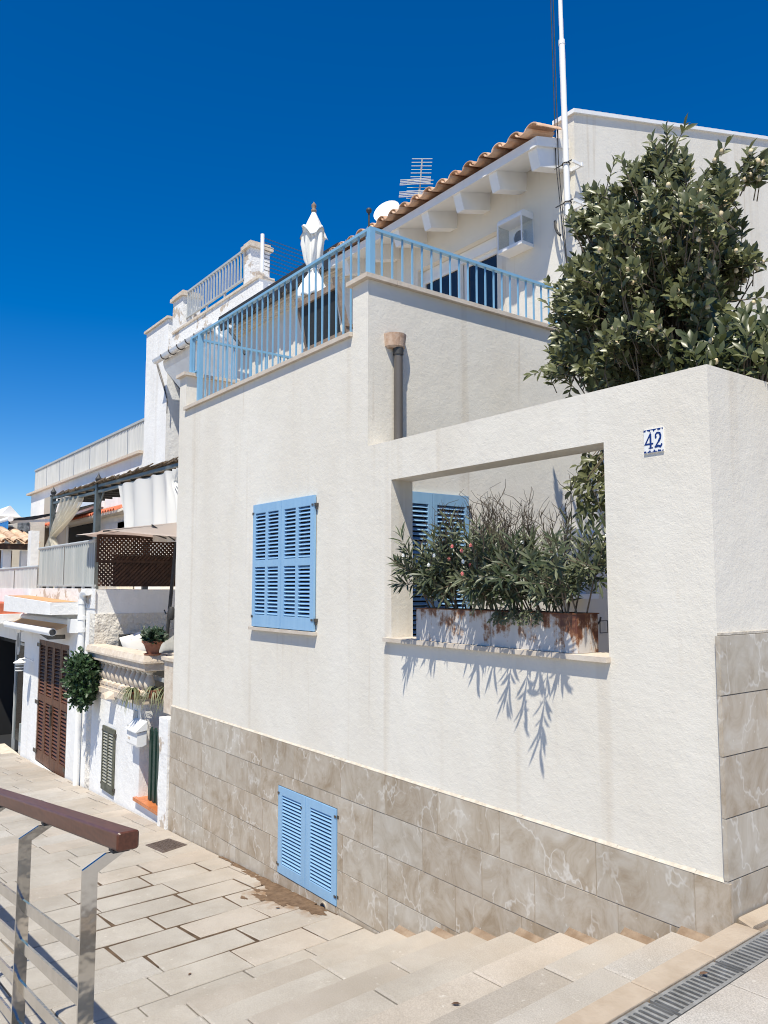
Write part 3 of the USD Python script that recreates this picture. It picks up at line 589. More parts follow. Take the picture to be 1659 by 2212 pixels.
# terrace door: white frames and dark panes set back in the opening
gy = YU+0.12
def frame(u0, u1, v0, v1, w=0.06): return SBox(u0, v0, u1, v1).difference(SBox(u0+w, v0+w, u1-w, v1-w))
MB().extr(frame(DO[0]+.02, -4.83, 3.62, 5.60, .05), 0, .05, YM(gy)).put(HS, 'sliding_door', WPAINT)
MB().extr(frame(-4.83, DO[1], 3.62, 5.60, .05), 0, .05, YM(gy+.06)).put(HS, 'sliding_door', WPAINT)
GLASSD = mat('dark_door_glass', {'p': ('principled_bsdf', {'base_color': (0.02, 0.025, 0.035), 'roughness': 0.05})}, [], surface='p.BSDF')
MB().extr(SBox(DO[0]+.07, 3.67, -4.88, 5.55), 0.02, .028, YM(gy)).put(HS, 'door_pane', GLASSD)
MB().extr(SBox(-4.78, 3.67, DO[1]-.05, 5.55), 0.02, .028, YM(gy+.06)).put(HS, 'door_pane', GLASSD)
MB().extr(SBox(DO[0]-.1, 5.60, DO[1]+.1, 5.735), -0.02, .03, YM(gy)).put(HS, 'shutter_box', WPAINT)
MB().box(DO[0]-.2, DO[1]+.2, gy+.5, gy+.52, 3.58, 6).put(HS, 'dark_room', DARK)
# eaves: soffit slab, rafters, tiles
XE = -3.04
e0, e1 = 2.15, 9.0
def zs(y): return 6.10 + ROOFS*(y-2.15)
b = MB(); x0 = XL-0.03
b.hexa([(x0, e0, zs(e0)), (XE, e0, zs(e0)), (XE, e1, zs(e1)), (x0, e1, zs(e1)), (x0, e0, zs(e0)+.10), (XE, e0, zs(e0)+.10), (XE, e1, zs(e1)+.10), (x0, e1, zs(e1)+.10)])
b.put(HS, 'roof_slab', WPAINT)
for k in range(7):
    x = -3.115-0.578*k; a0, a1 = x-0.075, x+0.045
    b = MB(); za, zb = zs(2.185), zs(YU)
    P = [(a0, 2.235, za-.195), (a1, 2.235, za-.195), (a1, YU, zb-.215), (a0, YU, zb-.215), (a0, 2.175, za-.001), (a1, 2.175, za-.001), (a1, YU, zb-.001), (a0, YU, zb-.001)]
    b.hexa(P); b.put(HS, 'rafter', WPAINT)
def halftile(bb, x, y0, y1, z0, z1, r0, r1, up=True, th=0.012, n=8):
    """barrel tile running from the eave (y0) up the slope (y1); up = cover tile, else channel tile"""
    V = []
    for (y, z, r) in ((y0, z0, r0), (y1, z1, r1)):
        for rr in (r, r-th):
            for k in range(n+1):
                a_ = math.pi*k/n; s = 1 if up else -1
                V.append((x+rr*math.cos(a_), y, z+s*rr*math.sin(a_)*(0.75 if up else 0.6)))
    m_ = n+1; F = []
    for k in range(n):
        F += [[k, k+1, 2*m_+k+1, 2*m_+k], [m_+k+1, m_+k, 3*m_+k, 3*m_+k+1], [k+1, k, m_+k, m_+k+1], [2*m_+k, 2*m_+k+1, 3*m_+k+1, 3*m_+k]]
    F += [[0, 2*m_, 3*m_, m_], [n, m_+n, 3*m_+n, 2*m_+n]]
    if not up: F = [f[::-1] for f in F]
    bb.add(V, F)
ncol = 17; pit = 0.232
for row in range(3):
    y0 = 2.06+row*0.33; y1 = y0+0.40
    for k in range(ncol):
        x = -3.045-pit*k
        j = R.uniform(-.008, .008)
        halfz = 6.205+ROOFS*(y0-2.07)
        if row and k == 0: continue
        b = MB(); halftile(b, x+j, y0+R.uniform(-.012, .012), y1, halfz+.045, halfz+.045+ROOFS*.40-.012, 0.088, 0.072, True); b.put(HS, 'roof_tile', TERRA, smooth=35)
        b = MB(); halftile(b, x-pit/2, y0-.02+R.uniform(-.01, .01), y1, halfz+.062, halfz+.062+ROOFS*.40-.01, 0.078, 0.09, False); b.put(HS, 'roof_tile', TERRA, smooth=35)
b = MB(); yy = 3.1; zq = lambda y: 6.24+ROOFS*(y-2.07)
b.hexa([(x0, yy, zq(yy)-.02), (XE, yy, zq(yy)-.02), (XE, 9, zq(9)-.02), (x0, 9, zq(9)-.02), (x0, yy, zq(yy)+.06), (XE, yy, zq(yy)+.06), (XE, 9, zq(9)+.06), (x0, 9, zq(9)+.06)]); b.put(HS, 'upper_roof_tiles', TERRA)
# courtyard floor behind the wall
MB().box(XR, -0.21, 0.21, 7.5, -0.4, 0.05).put(HS, 'courtyard_floor', PAVE[0])

# ================================================================== ON AND AROUND THE HOUSE
# blue terrace railing
def railing(name, label, mt):
    t = thing(name, label, 'railing', (-4.9, 0.1, ZC+.04))
    zt = 4.66; YB, XB = 0.10, XR-0.10; XA = XL+0.12
    def bars(axis, vals, zlo, other):
        for v in vals:
            lo = zlo(v)
            p = (v, other) if axis == 'x' else (other, v)
            MB().box(p[0]-.0068, p[0]+.0068, p[1]-.0068, p[1]+.0068, lo, zt-.014).put(t, 'bar', mt)
    def post(x, y, lo): MB().box(x-.026, x+.026, y-.026, y+.026, lo, zt-.014).put(t, 'post', mt)
    MB().box(XA-.02, XB+.022, YB-.022, YB+.022, zt-.014, zt+.012).put(t, 'top_rail', mt)
    MB().box(XB-.022, XB+.022, YB+.022, YU-.005, zt-.014, zt+.012).put(t, 'top_rail', mt)
    MB().box(XA-.022, XA+.022, YB+.022, YU-.005, zt-.014, zt+.012).put(t, 'top_rail', mt)
    zb = ZC+.039
    MB().box(PWL+.14, PWR-.02, YB-.012, YB+.012, zb+.002, zb+.022).put(t, 'bottom_rail', mt)
    xs = np.arange(PWL+.33, PWR-.03, 0.117)
    bars('x', xs, lambda v: zb+.02, YB)
    xr_ = np.arange(PWR+.02, XB-.04, 0.085)
    bars('x', [PWR+.06], lambda v: ZP+.039, YB)
    bars('x', [PWL-.02, PWL+.09], lambda v: ZP+.039 if v < PWL+.04 else ZP-.02, YB)
    MB().box(XA+.02, PWL+.12, YB-.012, YB+.012, ZP+.045, ZP+.065).put(t, 'bottom_rail', mt)
    post(XB, YB, ZP+.039); post(XA, YB, ZP+.039); post(PWL+.17, YB, zb)
    post(XB, YU-.05, ZP+.039); post(XA, YU-.05, ZP+.039)
    ys = np.arange(YB+.115, YU-.12, 0.1105)
    bars('y', ys, lambda v: ZP+.039, XB); bars('y', ys, lambda v: ZP+.039, XA)
railing('terrace_railing', 'pale blue metal bar railing round the roof terrace of the cream house', RAILBLUE)
# small black lamp ball at the railing corner
b = MB(); p = py(797, 462, 0.25); t = thing('corner_lamp', 'tiny black lamp on a stalk behind the corner of the blue railing', 'lamp', p)
b.tm(trimesh.creation.icosphere(2, 0.026), lambda q: q+p+np.array([0, 0, .03])); b.put(t, 'lamp_head', IRON, smooth=True)
MB().tube([p+np.array([0, 0, -.18]), p+np.array([0, 0, .02])], .008, 6).put(t, 'stalk', IRON)

# closed white parasol
PY_ = 1.0
top = py(676, 455, PY_); base = np.array([top[0]+.02, PY_, 3.58])
t = thing('parasol', 'closed white canvas parasol tied with a cord on the roof terrace', 'parasol', base)
def hz(y): return py(676, y, PY_)[2]-base[2]
def hw(wpx, y): return wpx*proj(py(676, y, PY_))[2]/FOC
rowsP = [(458, 3.5), (462, 5), (468, 8), (480, 14), (494, 20), (505, 28), (510, 30), (507, 26), (512, 22), (530, 22), (548, 20), (562, 18), (576, 14), (584, 10.5), (592, 12), (606, 18), (622, 25), (640, 32), (646, 32), (642, 26)]
prof = [(hw(w, y)*.95, hz(y)) for y, w in rowsP][::-1]
def pleat(ang, i, z):
    k = len(prof)-1-i
    a = [0, 0, .02, .04, .06, .09, .12, .12, .2, .22, .24, .24, .2, .12, .18, .22, .22, .22, .2, .2][k]
    return 1 + a*np.sin(8*ang+0.7*math.sin(k*.6)) + a*.4*np.sin(3*ang+k*.9)
b = MB(); b.lathe(prof, base, 64, pleat, caps=False)
v = b.v[0]; v[:, 2] += (0.055*np.sin(4*np.arctan2(v[:, 1]-base[1], v[:, 0]-base[0])+1))*((v[:, 2]-base[2] < hz(500)) & (v[:, 2]-base[2] > hz(514)))
vn = meshkit.fbm((v-base)*np.array([9, 9, 3.5]), 3, 5)-.5; rad_ = v[:, :2]-base[:2]
v[:, :2] += rad_*(vn*.55)[:, None]*np.clip((hz(480)-(v[:, 2]-base[2]))/.25+.15, 0, 1)[:, None]
v[:, 2] += .10*vn*(v[:, 2]-base[2] < hz(498))*(v[:, 2]-base[2] > hz(514))
b.put(t, 'canopy', CLOTHW, smooth=True)
MB().tube([base, base+np.array([0, 0, hz(452)])], .021, 10).put(t, 'pole', GREYWOOD)
zf_ = hz(452)
b = MB().lathe([(.0, zf_-.05), (.03, zf_-.045), (.032, zf_-.02), (.018, zf_), (.03, zf_+.02), (.028, zf_+.045), (.010, zf_+.07), (0, zf_+.085)], base, 14); b.put(t, 'finial', GREYWOOD, smooth=True)
b = MB(); zt_ = hz(584); rr = hw(11, 584)
b.tube([base+np.array([rr*math.cos(a), rr*math.sin(a), zt_+.02*math.sin(a)]) for a in np.linspace(0, 2*np.pi, 20)], .008, 6); b.put(t, 'tie_cord', CLOTHW)
MB().lathe([(0, 0), (.24, 0), (.24, .06), (.05, .1), (.05, .3), (0, .3)], base, 18).put(t, 'foot', IRON)

# folding chair with its back to the street
Yc = 0.52
B2 = lambda x, y: (950/1.8228 + x*450/1531/1.8228, 800/1.8228 + y*450/1531/1.8228)
P = lambda x, y, Y=Yc: py(*B2(x, y), Y)
a, c = P(840, 1340), P(1300, 1265, Yc); zt1 = a[2]; xa, xc = a[0], -4.14
cz = 3.58
t = thing('garden_chair', 'weathered wooden garden chair with dark mesh back facing the railing', 'chair', ((xa+xc)/2, Yc+.25, cz))
tilt = lambda z: Yc-.05+.16*(1-(z-cz)/1.0)                             # the back leans towards the street
zT, zB = cz+1.02, cz+.52
for x in (xa, xc):
    MB().beam((x, tilt(zT+.06)-.02, zT+.06), (x, tilt(cz)+.1, cz+.02), .055, .04, (1, 0, 0)).put(t, 'back_stile', GREYWOOD)
    MB().beam((x, tilt(zB)-.05, cz), (x, tilt(zB)+.55, cz+.50), .045, .035, (1, 0, 0)).put(t, 'folding_leg', GREYWOOD)
    MB().beam((x, tilt(zB)+.0, cz+.62), (x, tilt(zB)+.55, cz+.64), .06, .03).put(t, 'armrest', GREYWOOD)
MB().box(xa, xc, tilt(zT)-.035, tilt(zT), zT-.05, zT+.012).put(t, 'top_rail', GREYWOOD)
MB().box(xa, xc, tilt(zB)-.035, tilt(zB), zB-.04, zB+.03).put(t, 'lower_rail', GREYWOOD)
MB().hexa([(xa+.05, tilt(zB)-.012, zB), (xc-.05, tilt(zB)-.012, zB), (xc-.05, tilt(zB), zB), (xa+.05, tilt(zB), zB), (xa+.05, tilt(zT)-.012, zT-.03), (xc-.05, tilt(zT)-.012, zT-.03), (xc-.05, tilt(zT), zT-.03), (xa+.05, tilt(zT), zT-.03)]).put(t, 'back_panel', SLATEF)
MB().box(xa+.03, xc-.03, tilt(zB)+.02, tilt(zB)+.5, cz+.42, cz+.45).put(t, 'seat', SLATEF)
MB().beam((xa, tilt(cz)+.05, cz+.2), (xc, tilt(cz)+.05, cz+.2), .03, .04).put(t, 'stretcher', GREYWOOD)

# square white wall lanterns: hood, glass sides, round lamp inside
LAMPG = pbr('dull_grey_lamp', (.16, .165, .17), (.22, .225, .23), 20, rough=.5)
def lantern(label, M, u0, u1, v0, v1, d, hood):
    c = M(np.array([[(u0+u1)/2, (v0+v1)/2, 0.0]]))[0]
    t = thing('wall_lantern', label, 'wall lantern', c)
    n = 8; pts = []
    # hood with rounded front-top edge (profile in v,w swept along u)
    prof = [(v1-hood, 0.0), (v1-hood, d)] + [(v1-hood*(1-.25)+hood*.75*math.sin(a)*1.0, d-hood*.6*(1-math.cos(a))) for a in np.linspace(0.0, math.pi/2, 7)] + [(v1, 0.0)]
    m_ = len(prof); V = np.array([(u0, v, w) for v, w in prof]+[(u1, v, w) for v, w in prof])
    F = [[k, (k+1) % m_, m_+(k+1) % m_, m_+k] for k in range(m_)]
    F = [[f[0], f[1], f[2]] for f in F]+[[f[0], f[2], f[3]] for f in F]+[[0, k+1, k] for k in range(1, m_-1)]+[[m_, m_+k, m_+k+1] for k in range(1, m_-1)]
    b = MB(); b.add(M(V), [f[::-1] for f in F]); b.put(t, 'hood', WPLAST)
    vb = v0+hood*.5
    MB().extr(SBox(u0, v0, u1, vb), 0.0, d, M).put(t, 'base_tray', WPLAST)
    for u in (u0+.006, u1-.006):
        MB().extr(SBox(u-.006, vb, u+.006, v1-hood), d-.014, d-.002, M).put(t, 'corner_bar', WPLAST)
        MB().extr(SBox(u-.002, vb, u+.002, v1-hood), 0.004, d-.016, M).put(t, 'side_pane', GLASS)
    MB().extr(SBox(u0+.002, vb, u1-.002, v1-hood), 0.001, .006, M).put(t, 'back_plate', WPLAST)
    uc, vc = (u0+u1)/2+.01, (vb+v1-hood)/2-.01; r = min(u1-u0, v1-v0)*.20
    MB().extr(Point(uc, vc).buffer(r, 10), .02, .045, M).put(t, 'round_lamp', LAMPG)
    MB().extr(Point(uc, vc).buffer(r*1.15, 10).difference(Point(uc, vc).buffer(r, 10)), .006, .055, M).put(t, 'lamp_ring', WPLAST)
lantern('white box-shaped wall lantern with round lamp under the eaves beside the terrace door', YM(YU), -3.93, -3.56, 5.34, 5.735, .19, .075)
lantern('white hooded wall lantern half hidden by the oleanders in the courtyard', XM(XR), 2.36, 2.66, 1.52, 2.20, .16, .09)

# flag pole with halyards on two wall brackets
pb = py(1227, 468, YU-.15); pt = py(1210, -2, YU-.15); d_ = pt-pb; mx = pb[0]
t = thing('flagpole', 'tall slim white flagpole with black halyards bracketed to the house corner', 'flagpole', pb)
zj = 7.32
lean = lambda z: np.array([mx+(pt[0]-mx)*(z-pb[2])/(pt[2]-pb[2]), YU-.15, z])
MB().tube([lean(pb[2]), lean(zj)], .031, 14).put(t, 'lower_tube', WPAINT, smooth=40)
MB().tube([lean(zj-.02), lean(zj+.03)], .034, 14).put(t, 'joint_sleeve', WPAINT, smooth=40)
MB().tube([lean(zj), lean(9.6)], .023, 12).put(t, 'upper_tube', WPAINT, smooth=40)
for zb_ in (5.98, 5.56):
    c = lean(zb_); b = MB()
    b.box(c[0]-.08, c[0]+.10, YU-.020, YU-.001, zb_-.018, zb_+.022).box(c[0]-.06, c[0]-.045, YU-.15, YU-.02, zb_-.015, zb_+.015).box(c[0]+.075, c[0]+.09, YU-.15, YU-.02, zb_-.015, zb_+.015); b.put(t, 'bracket', WPAINT)
    b = MB(); b.tube([c+np.array([.04*math.cos(a), .04*math.sin(a), 0]) for a in np.linspace(0, 2*np.pi, 14)], .006, 6); b.tube([c+np.array([-.14, -.02, 0]), c+np.array([.09, -.02, 0])], .006, 6); b.put(t, 'clamp', IRON)
for k, o in enumerate((-.055, -.088)):
    q0 = py(1200+6*(k == 0), 0, YU-.2); q1 = py(1219+2*(k == 0), 340, YU-.2); q2 = py(1228-k, 585, YU-.2)
    q0, q1, q2 = [lean(z)+np.array([o_, -.04, 0]) for z, o_ in ((9.5, o), (6.0, o-.01), (4.9, .0-.01*k))]
    MB().tube([q0, q1, q2], .0055, 5).put(t, 'halyard', IRON)
# conduit and cable beside it
p0 = py(1199, 480, YU-.03)
t = thing('wall_cable', 'black conduit elbow with a white cable hanging down the wall left of the flagpole', 'cable', p0)
q = [py(x, y, YU-.02-.03*k) for k, (x, y) in enumerate(((1199, 478), (1200, 492), (1204, 502), (1210, 508)))]
MB().tube(q, .014, 8).put(t, 'conduit', IRON, smooth=40)
MB().tube([py(x, y, YU-.012) for x, y in ((1211, 509), (1219, 530), (1224, 560), (1226, 600))], .006, 6).put(t, 'white_cable', WPAINT)

# rain pipe with clay hopper
t = thing('rain_pipe', 'dark grey rain pipe under a half round clay hopper on the flank wall', 'rain pipe', (XR, .27, 2.0))
MB().tube([(XR+.05, .275, 0.06), (XR+.05, .275, 3.60)], .038, 16).put(t, 'pipe', PIPE, smooth=40)
MB().tube([(XR+.05, .275, 3.56), (XR+.05, .275, 3.615)], .044, 16).put(t, 'pipe_collar', IRON, smooth=40)
b = MB(); n = 12; V = []
for r_, z in ((.070, 3.615), (.094, 3.63), (.104, 3.735), (.094, 3.735), (.085, 3.66), (0.01, 3.66)):
    for k in range(n+1):
        a_ = -math.pi/2+math.pi*k/n; V.append((XR+.0005+r_*1.05*math.cos(a_), .265+r_*math.sin(a_), z))
F = [[i*(n+1)+k, i*(n+1)+k+1, (i+1)*(n+1)+k+1, (i+1)*(n+1)+k] for i in range(5) for k in range(n)]
F += [[0, k+1, k, k] for k in range(1, n)]
b.add(V, F); b.put(t, 'hopper', HOPPER)

# house number
def numeral(ch):
    from shapely.ops import unary_union
    from shapely.geometry import LineString
    if ch == '4':
        s = LineString([(0.62, 0), (0.62, 1.0), (0.03, 0.30), (0.86, 0.30)]).buffer(.055, join_style=2)
        st_ = SBox(.53, 0.02, .73, .98); ser = SBox(.40, -.02, .88, .05); tri = LineString([(.62, 1.0), (.05, .30)]).buffer(.06)
        return unary_union([s, st_, ser, tri])
    pts = [(0.12, .74), (.14, .88), (.26, .98), (.44, 1.0), (.60, .93), (.68, .78), (.64, .60), (.48, .42), (.26, .22), (.10, .05)]
    body = unary_union([LineString(pts[:6]).buffer(.06), LineString(pts[4:8]).buffer(.095), LineString(pts[6:]).buffer(.06)])
    return unary_union([body, LineString([(.08, .05), (.42, .09), (.66, .02), (.78, .16)]).buffer(.075), Point(.16, .72).buffer(.10)])
c = py(1413.5, 952, 0); 
t = thing('number_tile', 'white ceramic house number tile with blue figures and wavy borders', 'number tile', c)
hw_, hh_ = .060, .066
CER = pbr('white_ceramic', (0.82, 0.82, 0.80), rough=0.15); INK = pbr('cobalt_glaze', (0.012, 0.03, 0.16), rough=0.2)
TM = lambda q: YM(0)(q+np.array([c[0], c[2], 0]))
for s in (-1, 1): MB().extr(SBox(min(0, s*hw_), -hh_, max(0, s*hw_), hh_).buffer(-.0006), 0, .008, TM).put(t, 'tile_half', CER)
for ch, x in (('4', -.053), ('2', .006)):
    g = affinity.translate(affinity.scale(numeral(ch), .056, .078, origin=(0, 0)), x, -.039)
    MB().extr(g, .0082, .0095, TM).put(t, 'numeral', INK)
from shapely.geometry import LineString
for s in (-1, 1):
    xs = np.linspace(-hw_, hw_, 40); g = Polygon([(x, s*(hh_-.0035)) for x in xs] + [(x, s*(hh_-.010-.005*math.sin(x*2*math.pi/.03+.6)-.003*math.sin(x*2*math.pi/.013))) for x in xs[::-1]]).buffer(0)
    MB().extr(g, .0082, .0092, TM).put(t, 'wavy_border', INK)

# iron hook with a wire loop on the courtyard wall
c = px(1284, 1352, XR)
t = thing('wall_hook', 'small black iron catch with a wire loop on the courtyard wall', 'hook', c)
MB().extr(SBox(c[1]-.03, c[2]-.05, c[1]+.03, c[2]+.05), 0, .02, XM(XR)).tube([c+np.array([.02, 0, .0]), c+np.array([.07, 0, .05]), c+np.array([.08, 0, .09])], .010, 6).put(t, 'catch', IRON)
b = MB(); b.tube([c+np.array([.03, .05+.0, .05]), c+np.array([.03, .17, .05]), c+np.array([.03, .17, -.07]), c+np.array([.03, .05, -.07]), c+np.array([.03, .05, .05])], .005, 5); b.put(t, 'wire_loop', HINGE)

# planters
def trough(label, x0, x1, mt):
    y0, y1, z0, z1 = 0.0, 0.20, OP[2]+.020, OP[2]+.245
    t = thing('planter_trough', label, 'planter', ((x0+x1)/2, .1, z0))
    b = MB()
    r = 0.004
    ring = SBox(x0, y0, x1, y1).buffer(-.01).buffer(.01, 3)
    b.extr(ring.difference(SBox(x0+.006, y0+.006, x1-.006, y1-.006)), 0, z1-z0, ZM(z0)); b.extr(SBox(x0+.005, y0+.005, x1-.005, y1-.005), 0, .005, ZM(z0+.001)); b.put(t, 'trough_body', mt)
    rim = SBox(x0-.004, y0-.004, x1+.004, y1+.004).difference(SBox(x0+.010, y0+.010, x1-.010, y1-.010))
    MB().extr(rim, 0, .006, ZM(z1)).put(t, 'rolled_rim', RUSTM)
    MB().box(x0+.008, x1-.008, y0+.008, y1-.008, z0+.1, z1-.02).put(t, 'soil', SOIL)
    return z1-.02
def rusty():
    return mat('rusty_white_enamel', {'g': ('geometry', {}), 'n': ('noise_texture', {'scale': 7.0, 'detail': 8.0, 'roughness': 0.7}), 'mp': ('mapping', {'mapping_type': 'point', 'scale': (16, 16, 1.2)}), 'n2': ('noise_texture', {'scale': 1.0, 'detail': 4.0, 'roughness': 0.7}),
        'sx': ('separate_xyz', {}), 'zt': ('map_range', {'clamp': True, 'from_min': OP[2]+.02, 'from_max': OP[2]+.25, 'to_min': -0.08, 'to_max': 0.085}), 'xt': ('map_range', {'clamp': True, 'from_min': -1.25, 'from_max': -0.85, 'to_min': 0.0, 'to_max': 0.10}), 'a': ('math', {'math_type': 'add'}), 'a2': ('math', {'math_type': 'add'}), 'a3': ('math', {'math_type': 'multiply_add', 'value2': 0.5}),
        'r': ('rgb_ramp', {'ramp': [(0.60, (0.56, 0.535, 0.51)), (0.76, (0.60, 0.57, 0.55)), (0.82, (0.48, 0.38, 0.31)), (0.87, (0.24, 0.105, 0.05)), (0.95, (0.11, 0.035, 0.02))]}), 'p': ('principled_bsdf', {'roughness': 0.5})},
        [('g.position', 'n.vector'), ('g.position', 'mp.vector'), ('mp.vector', 'n2.vector'), ('n2.fac', 'a3.value1'), ('n.fac', 'a3.value3'), ('g.position', 'sx.vector'), ('sx.z', 'zt.value'), ('sx.x', 'xt.value'), ('a3.value', 'a.value1'), ('zt.result', 'a.value2'), ('a.value', 'a2.value1'), ('xt.result', 'a2.value2'), ('a2.value', 'r.fac'), ('r.color', 'p.base_color')], surface='p.BSDF')
RUSTM = pbr('rust', (0.13, 0.05, 0.025), (0.26, 0.10, 0.045), 30, rough=0.9)
RW = rusty()
zs1 = trough('left long metal planter, white enamel with rust along its rim, in the wall opening', -2.362, -1.592, RW)
zs2 = trough('right metal planter with heavy rust streaks at its right end, in the wall opening', -1.586, -0.875, RW)

# ------------------------------------------------------------------ leaves
def leaves(bb, pos, axis, nrm, L, W, droop=0.25, fold=0.25, simple=False):
    """many leaves at once: pos, axis, nrm (n,3), L, W (n)"""
    pos, axis, nrm = map(np.asarray, (pos, axis, nrm)); n = len(pos)
    if n == 0: return
    axis = axis/np.linalg.norm(axis, axis=1, keepdims=True)
    side = np.cross(axis, nrm); side /= np.linalg.norm(side, axis=1, keepdims=True)+1e-9
    up = np.cross(side, axis); L = np.asarray(L)[:, None]; W = np.asarray(W)[:, None]
    st_ = []
    for tt, ww in ((0.30, .82), (.66, .9)):
        cc = pos+axis*L*tt-up*L*droop*tt*tt
        st_ += [cc-side*W*.5*ww+up*W*fold, cc, cc+side*W*.5*ww+up*W*fold]
    tip = pos+axis*L-up*L*droop
    V = np.stack([pos]+st_+[tip], 1).reshape(-1, 3)
    F0 = np.array([[0, 2, 1], [0, 3, 2], [1, 2, 5], [1, 5, 4], [2, 3, 6], [2, 6, 5], [4, 5, 7], [5, 6, 7]])
    bb.add(V, (F0[None]+np.arange(n)[:, None, None]*8).reshape(-1, 3))
def rv(n, s=1.0): return G.normal(size=(n, 3))*s
def twig_leaves(base, d, length, n, L, W, spread=0.9, whorl=False):
    """leaves along one twig: returns pos, axis, nrm, L, W arrays"""
    d = d/np.linalg.norm(d); a = np.cross(d, [0.2, 0.3, 0.93]); a /= np.linalg.norm(a); c = np.cross(d, a)
    k = np.arange(n); tt = 0.15+0.85*((k//3*3)/max(1, n-1) if whorl else k/max(1, n-1)); ph = k*2.4+G.uniform(0, 6)
    if whorl: ph = (k % 3)*2.09+(k//3)*1.05+G.uniform(0, .5)
    out = np.cos(ph)[:, None]*a+np.sin(ph)[:, None]*c
    sp = (spread*(1.1-.65*tt))[:, None]
    ax = d*1.0*(1-sp*.4)+out*sp+rv(n, .12)
    nr = d*.2-out*.25+np.array([.48, -.70, .50])*.95+rv(n, .30)
    return base+d*length*tt[:, None], ax, nr, L*G.uniform(.75, 1.2, n), W*G.uniform(.8, 1.2, n)
def foliage(t, data, mt, nparts, pname, cname, **kw):
    P_, A_, N_, L_, W_ = [np.concatenate([d[i] for d in data]) for i in range(5)]
    s = proj(P_); size = np.where((s[:, 0] > 0) & (s[:, 0] < 1659) & (s[:, 1] > 0) & (s[:, 1] < 2212), L_/s[:, 2], 0)
    # the ones that show largest and stand in front become parts
    order = np.argsort(-(size*(1+0.5*(-s[:, 2]+s[:, 2].mean())/ (s[:, 2].std()+1e-6))))
    big, small = order[:nparts], order[nparts:]
    for i in big:
        b = MB(); leaves(b, P_[i:i+1], A_[i:i+1], N_[i:i+1], L_[i:i+1], W_[i:i+1], **kw); b.put(t, pname, mt, smooth=True)
    b = MB(); leaves(b, P_[small], A_[small], N_[small], L_[small], W_[small], **kw); b.put(t, cname, mt, kind='stuff', smooth=True)

# ------------------------------------------------------------------ the laurel-like tree in the courtyard
TB = np.array([-1.15, 1.45, 0.05])
OUT = [(1188, 800), (1212, 700), (1205, 650), (1232, 560), (1236, 500), (1268, 510), (1268, 450), (1305, 405), (1318, 440), (1352, 405), (1372, 395), (1352, 362), (1400, 372), (1408, 330), (1428, 268), (1440, 262), (1458, 300), (1482, 352), (1506, 352), (1530, 365), (1560, 400), (1600, 370), (1655, 312), (1640, 362), (1600, 425), (1580, 470), (1597, 500), (1575, 530), (1612, 575), (1570, 615), (1600, 655), (1550, 690), (1560, 790), (1400, 870), (1275, 850), (1250, 800), (1215, 830)]
CROWN = Polygon(OUT).buffer(0)
t = thing('tree', 'dark glossy evergreen tree with pale buds rising behind the courtyard wall', 'tree', TB)
TR = MB()
trunk = [TB, TB+np.array([.03, .02, 1.0]), TB+np.array([-.02, .0, 2.0]), TB+np.array([.05, -.03, 3.0]), TB+np.array([.02, -.05, 3.9]), TB+np.array([.12, -.1, 4.7])]
TR.tube(trunk, [.085, .075, .065, .05, .035, .015], 10); TR.put(t, 'trunk', BARK, smooth=True)
data, limbs, buds = [], MB(), []
core = CROWN.buffer(-16)
ntw = 0; nl = 0
inside = lambda x, y, P: P.contains(Point(x, y))
clus = []
while len(clus) < 92:
    x, y = G.uniform(1185, 1659), G.uniform(258, 900)
    if inside(x, y, CROWN.buffer(-6)) and all(math.hypot(x-q[0], y-q[1]) > 25 for q in clus): clus.append((x, y, G.uniform(-1, .5)))
def one(x, y, Y, size=1.0, dn=0):
    global ntw, nl
    p = py(x, y, max(Y, .42))
    if p[0] < XR+.12 or p[2] < 2.2 or (p[1] < .45 and p[2] < 2.85): return
    edge = CROWN.exterior.distance(Point(x, y))
    cen_ = np.array([TB[0], TB[1], 3.2+.5*(p[2]-3.2)])
    d = (p-cen_); d /= np.linalg.norm(d)+1e-6; d = d*.7+np.array([0.05, -.25, .6])+G.normal(size=3)*.4
    ln = G.uniform(.15, .28)*(0.7 if edge < 22 else 1); d /= np.linalg.norm(d); b0 = p-d*ln*.8
    data.append(twig_leaves(b0, d, ln, int(G.integers(9, 15)), .084*size, .040*size)); ntw += 1
    if nl < 200 and ntw % 4 == 0 and edge > 18:
        src = np.array(trunk[min(5, max(2, int((p[2]-.6)/1.0)))])
        mid = (src+b0)/2+G.normal(size=3)*.06-np.array([0, 0, .08]); limbs.tube([src, mid, b0], [.016, .010, .004], 5, cap=False); nl += 1
    limbs.tube([b0-d*.05, b0+d*ln], [.0045, .002], 4, cap=False)
    if G.random() < .45: buds.append((b0+d*ln*G.uniform(.5, 1.0)+G.normal(size=3)*.02, d))
for f_ in np.arange(0, 1, .013):                                            # clumps along the outline
    q_ = CROWN.exterior.interpolate(f_, normalized=True)
    if q_.y < 770 and not (q_.x > 1500 and q_.y < 460) and q_.y > 300 and G.random() < .5: clus.append((q_.x+G.normal()*8, q_.y+abs(G.normal())*8, G.uniform(-.5, .5)))
for (x, y, w) in clus:
    edge = CROWN.exterior.distance(Point(x, y)); dep = min(.8, edge/70)
    Yc0 = 1.42+dep*w
    for k in range(8):
        one(x+G.normal()*11, y+G.normal()*11, Yc0+G.normal()*.07)
for k in range(260):                                                       # the shaded inside
    x, y = G.uniform(1185, 1659), G.uniform(258, 900)
    if inside(x, y, CROWN.buffer(-20)): one(x, y, G.uniform(1.3, 2.0))
for k in range(330):                                                       # the dense skirt above the wall
    x, y = G.uniform(1195, 1560), G.uniform(560, 880)
    if inside(x, y, CROWN.buffer(-6)): one(x, y, G.uniform(.8, 1.5))
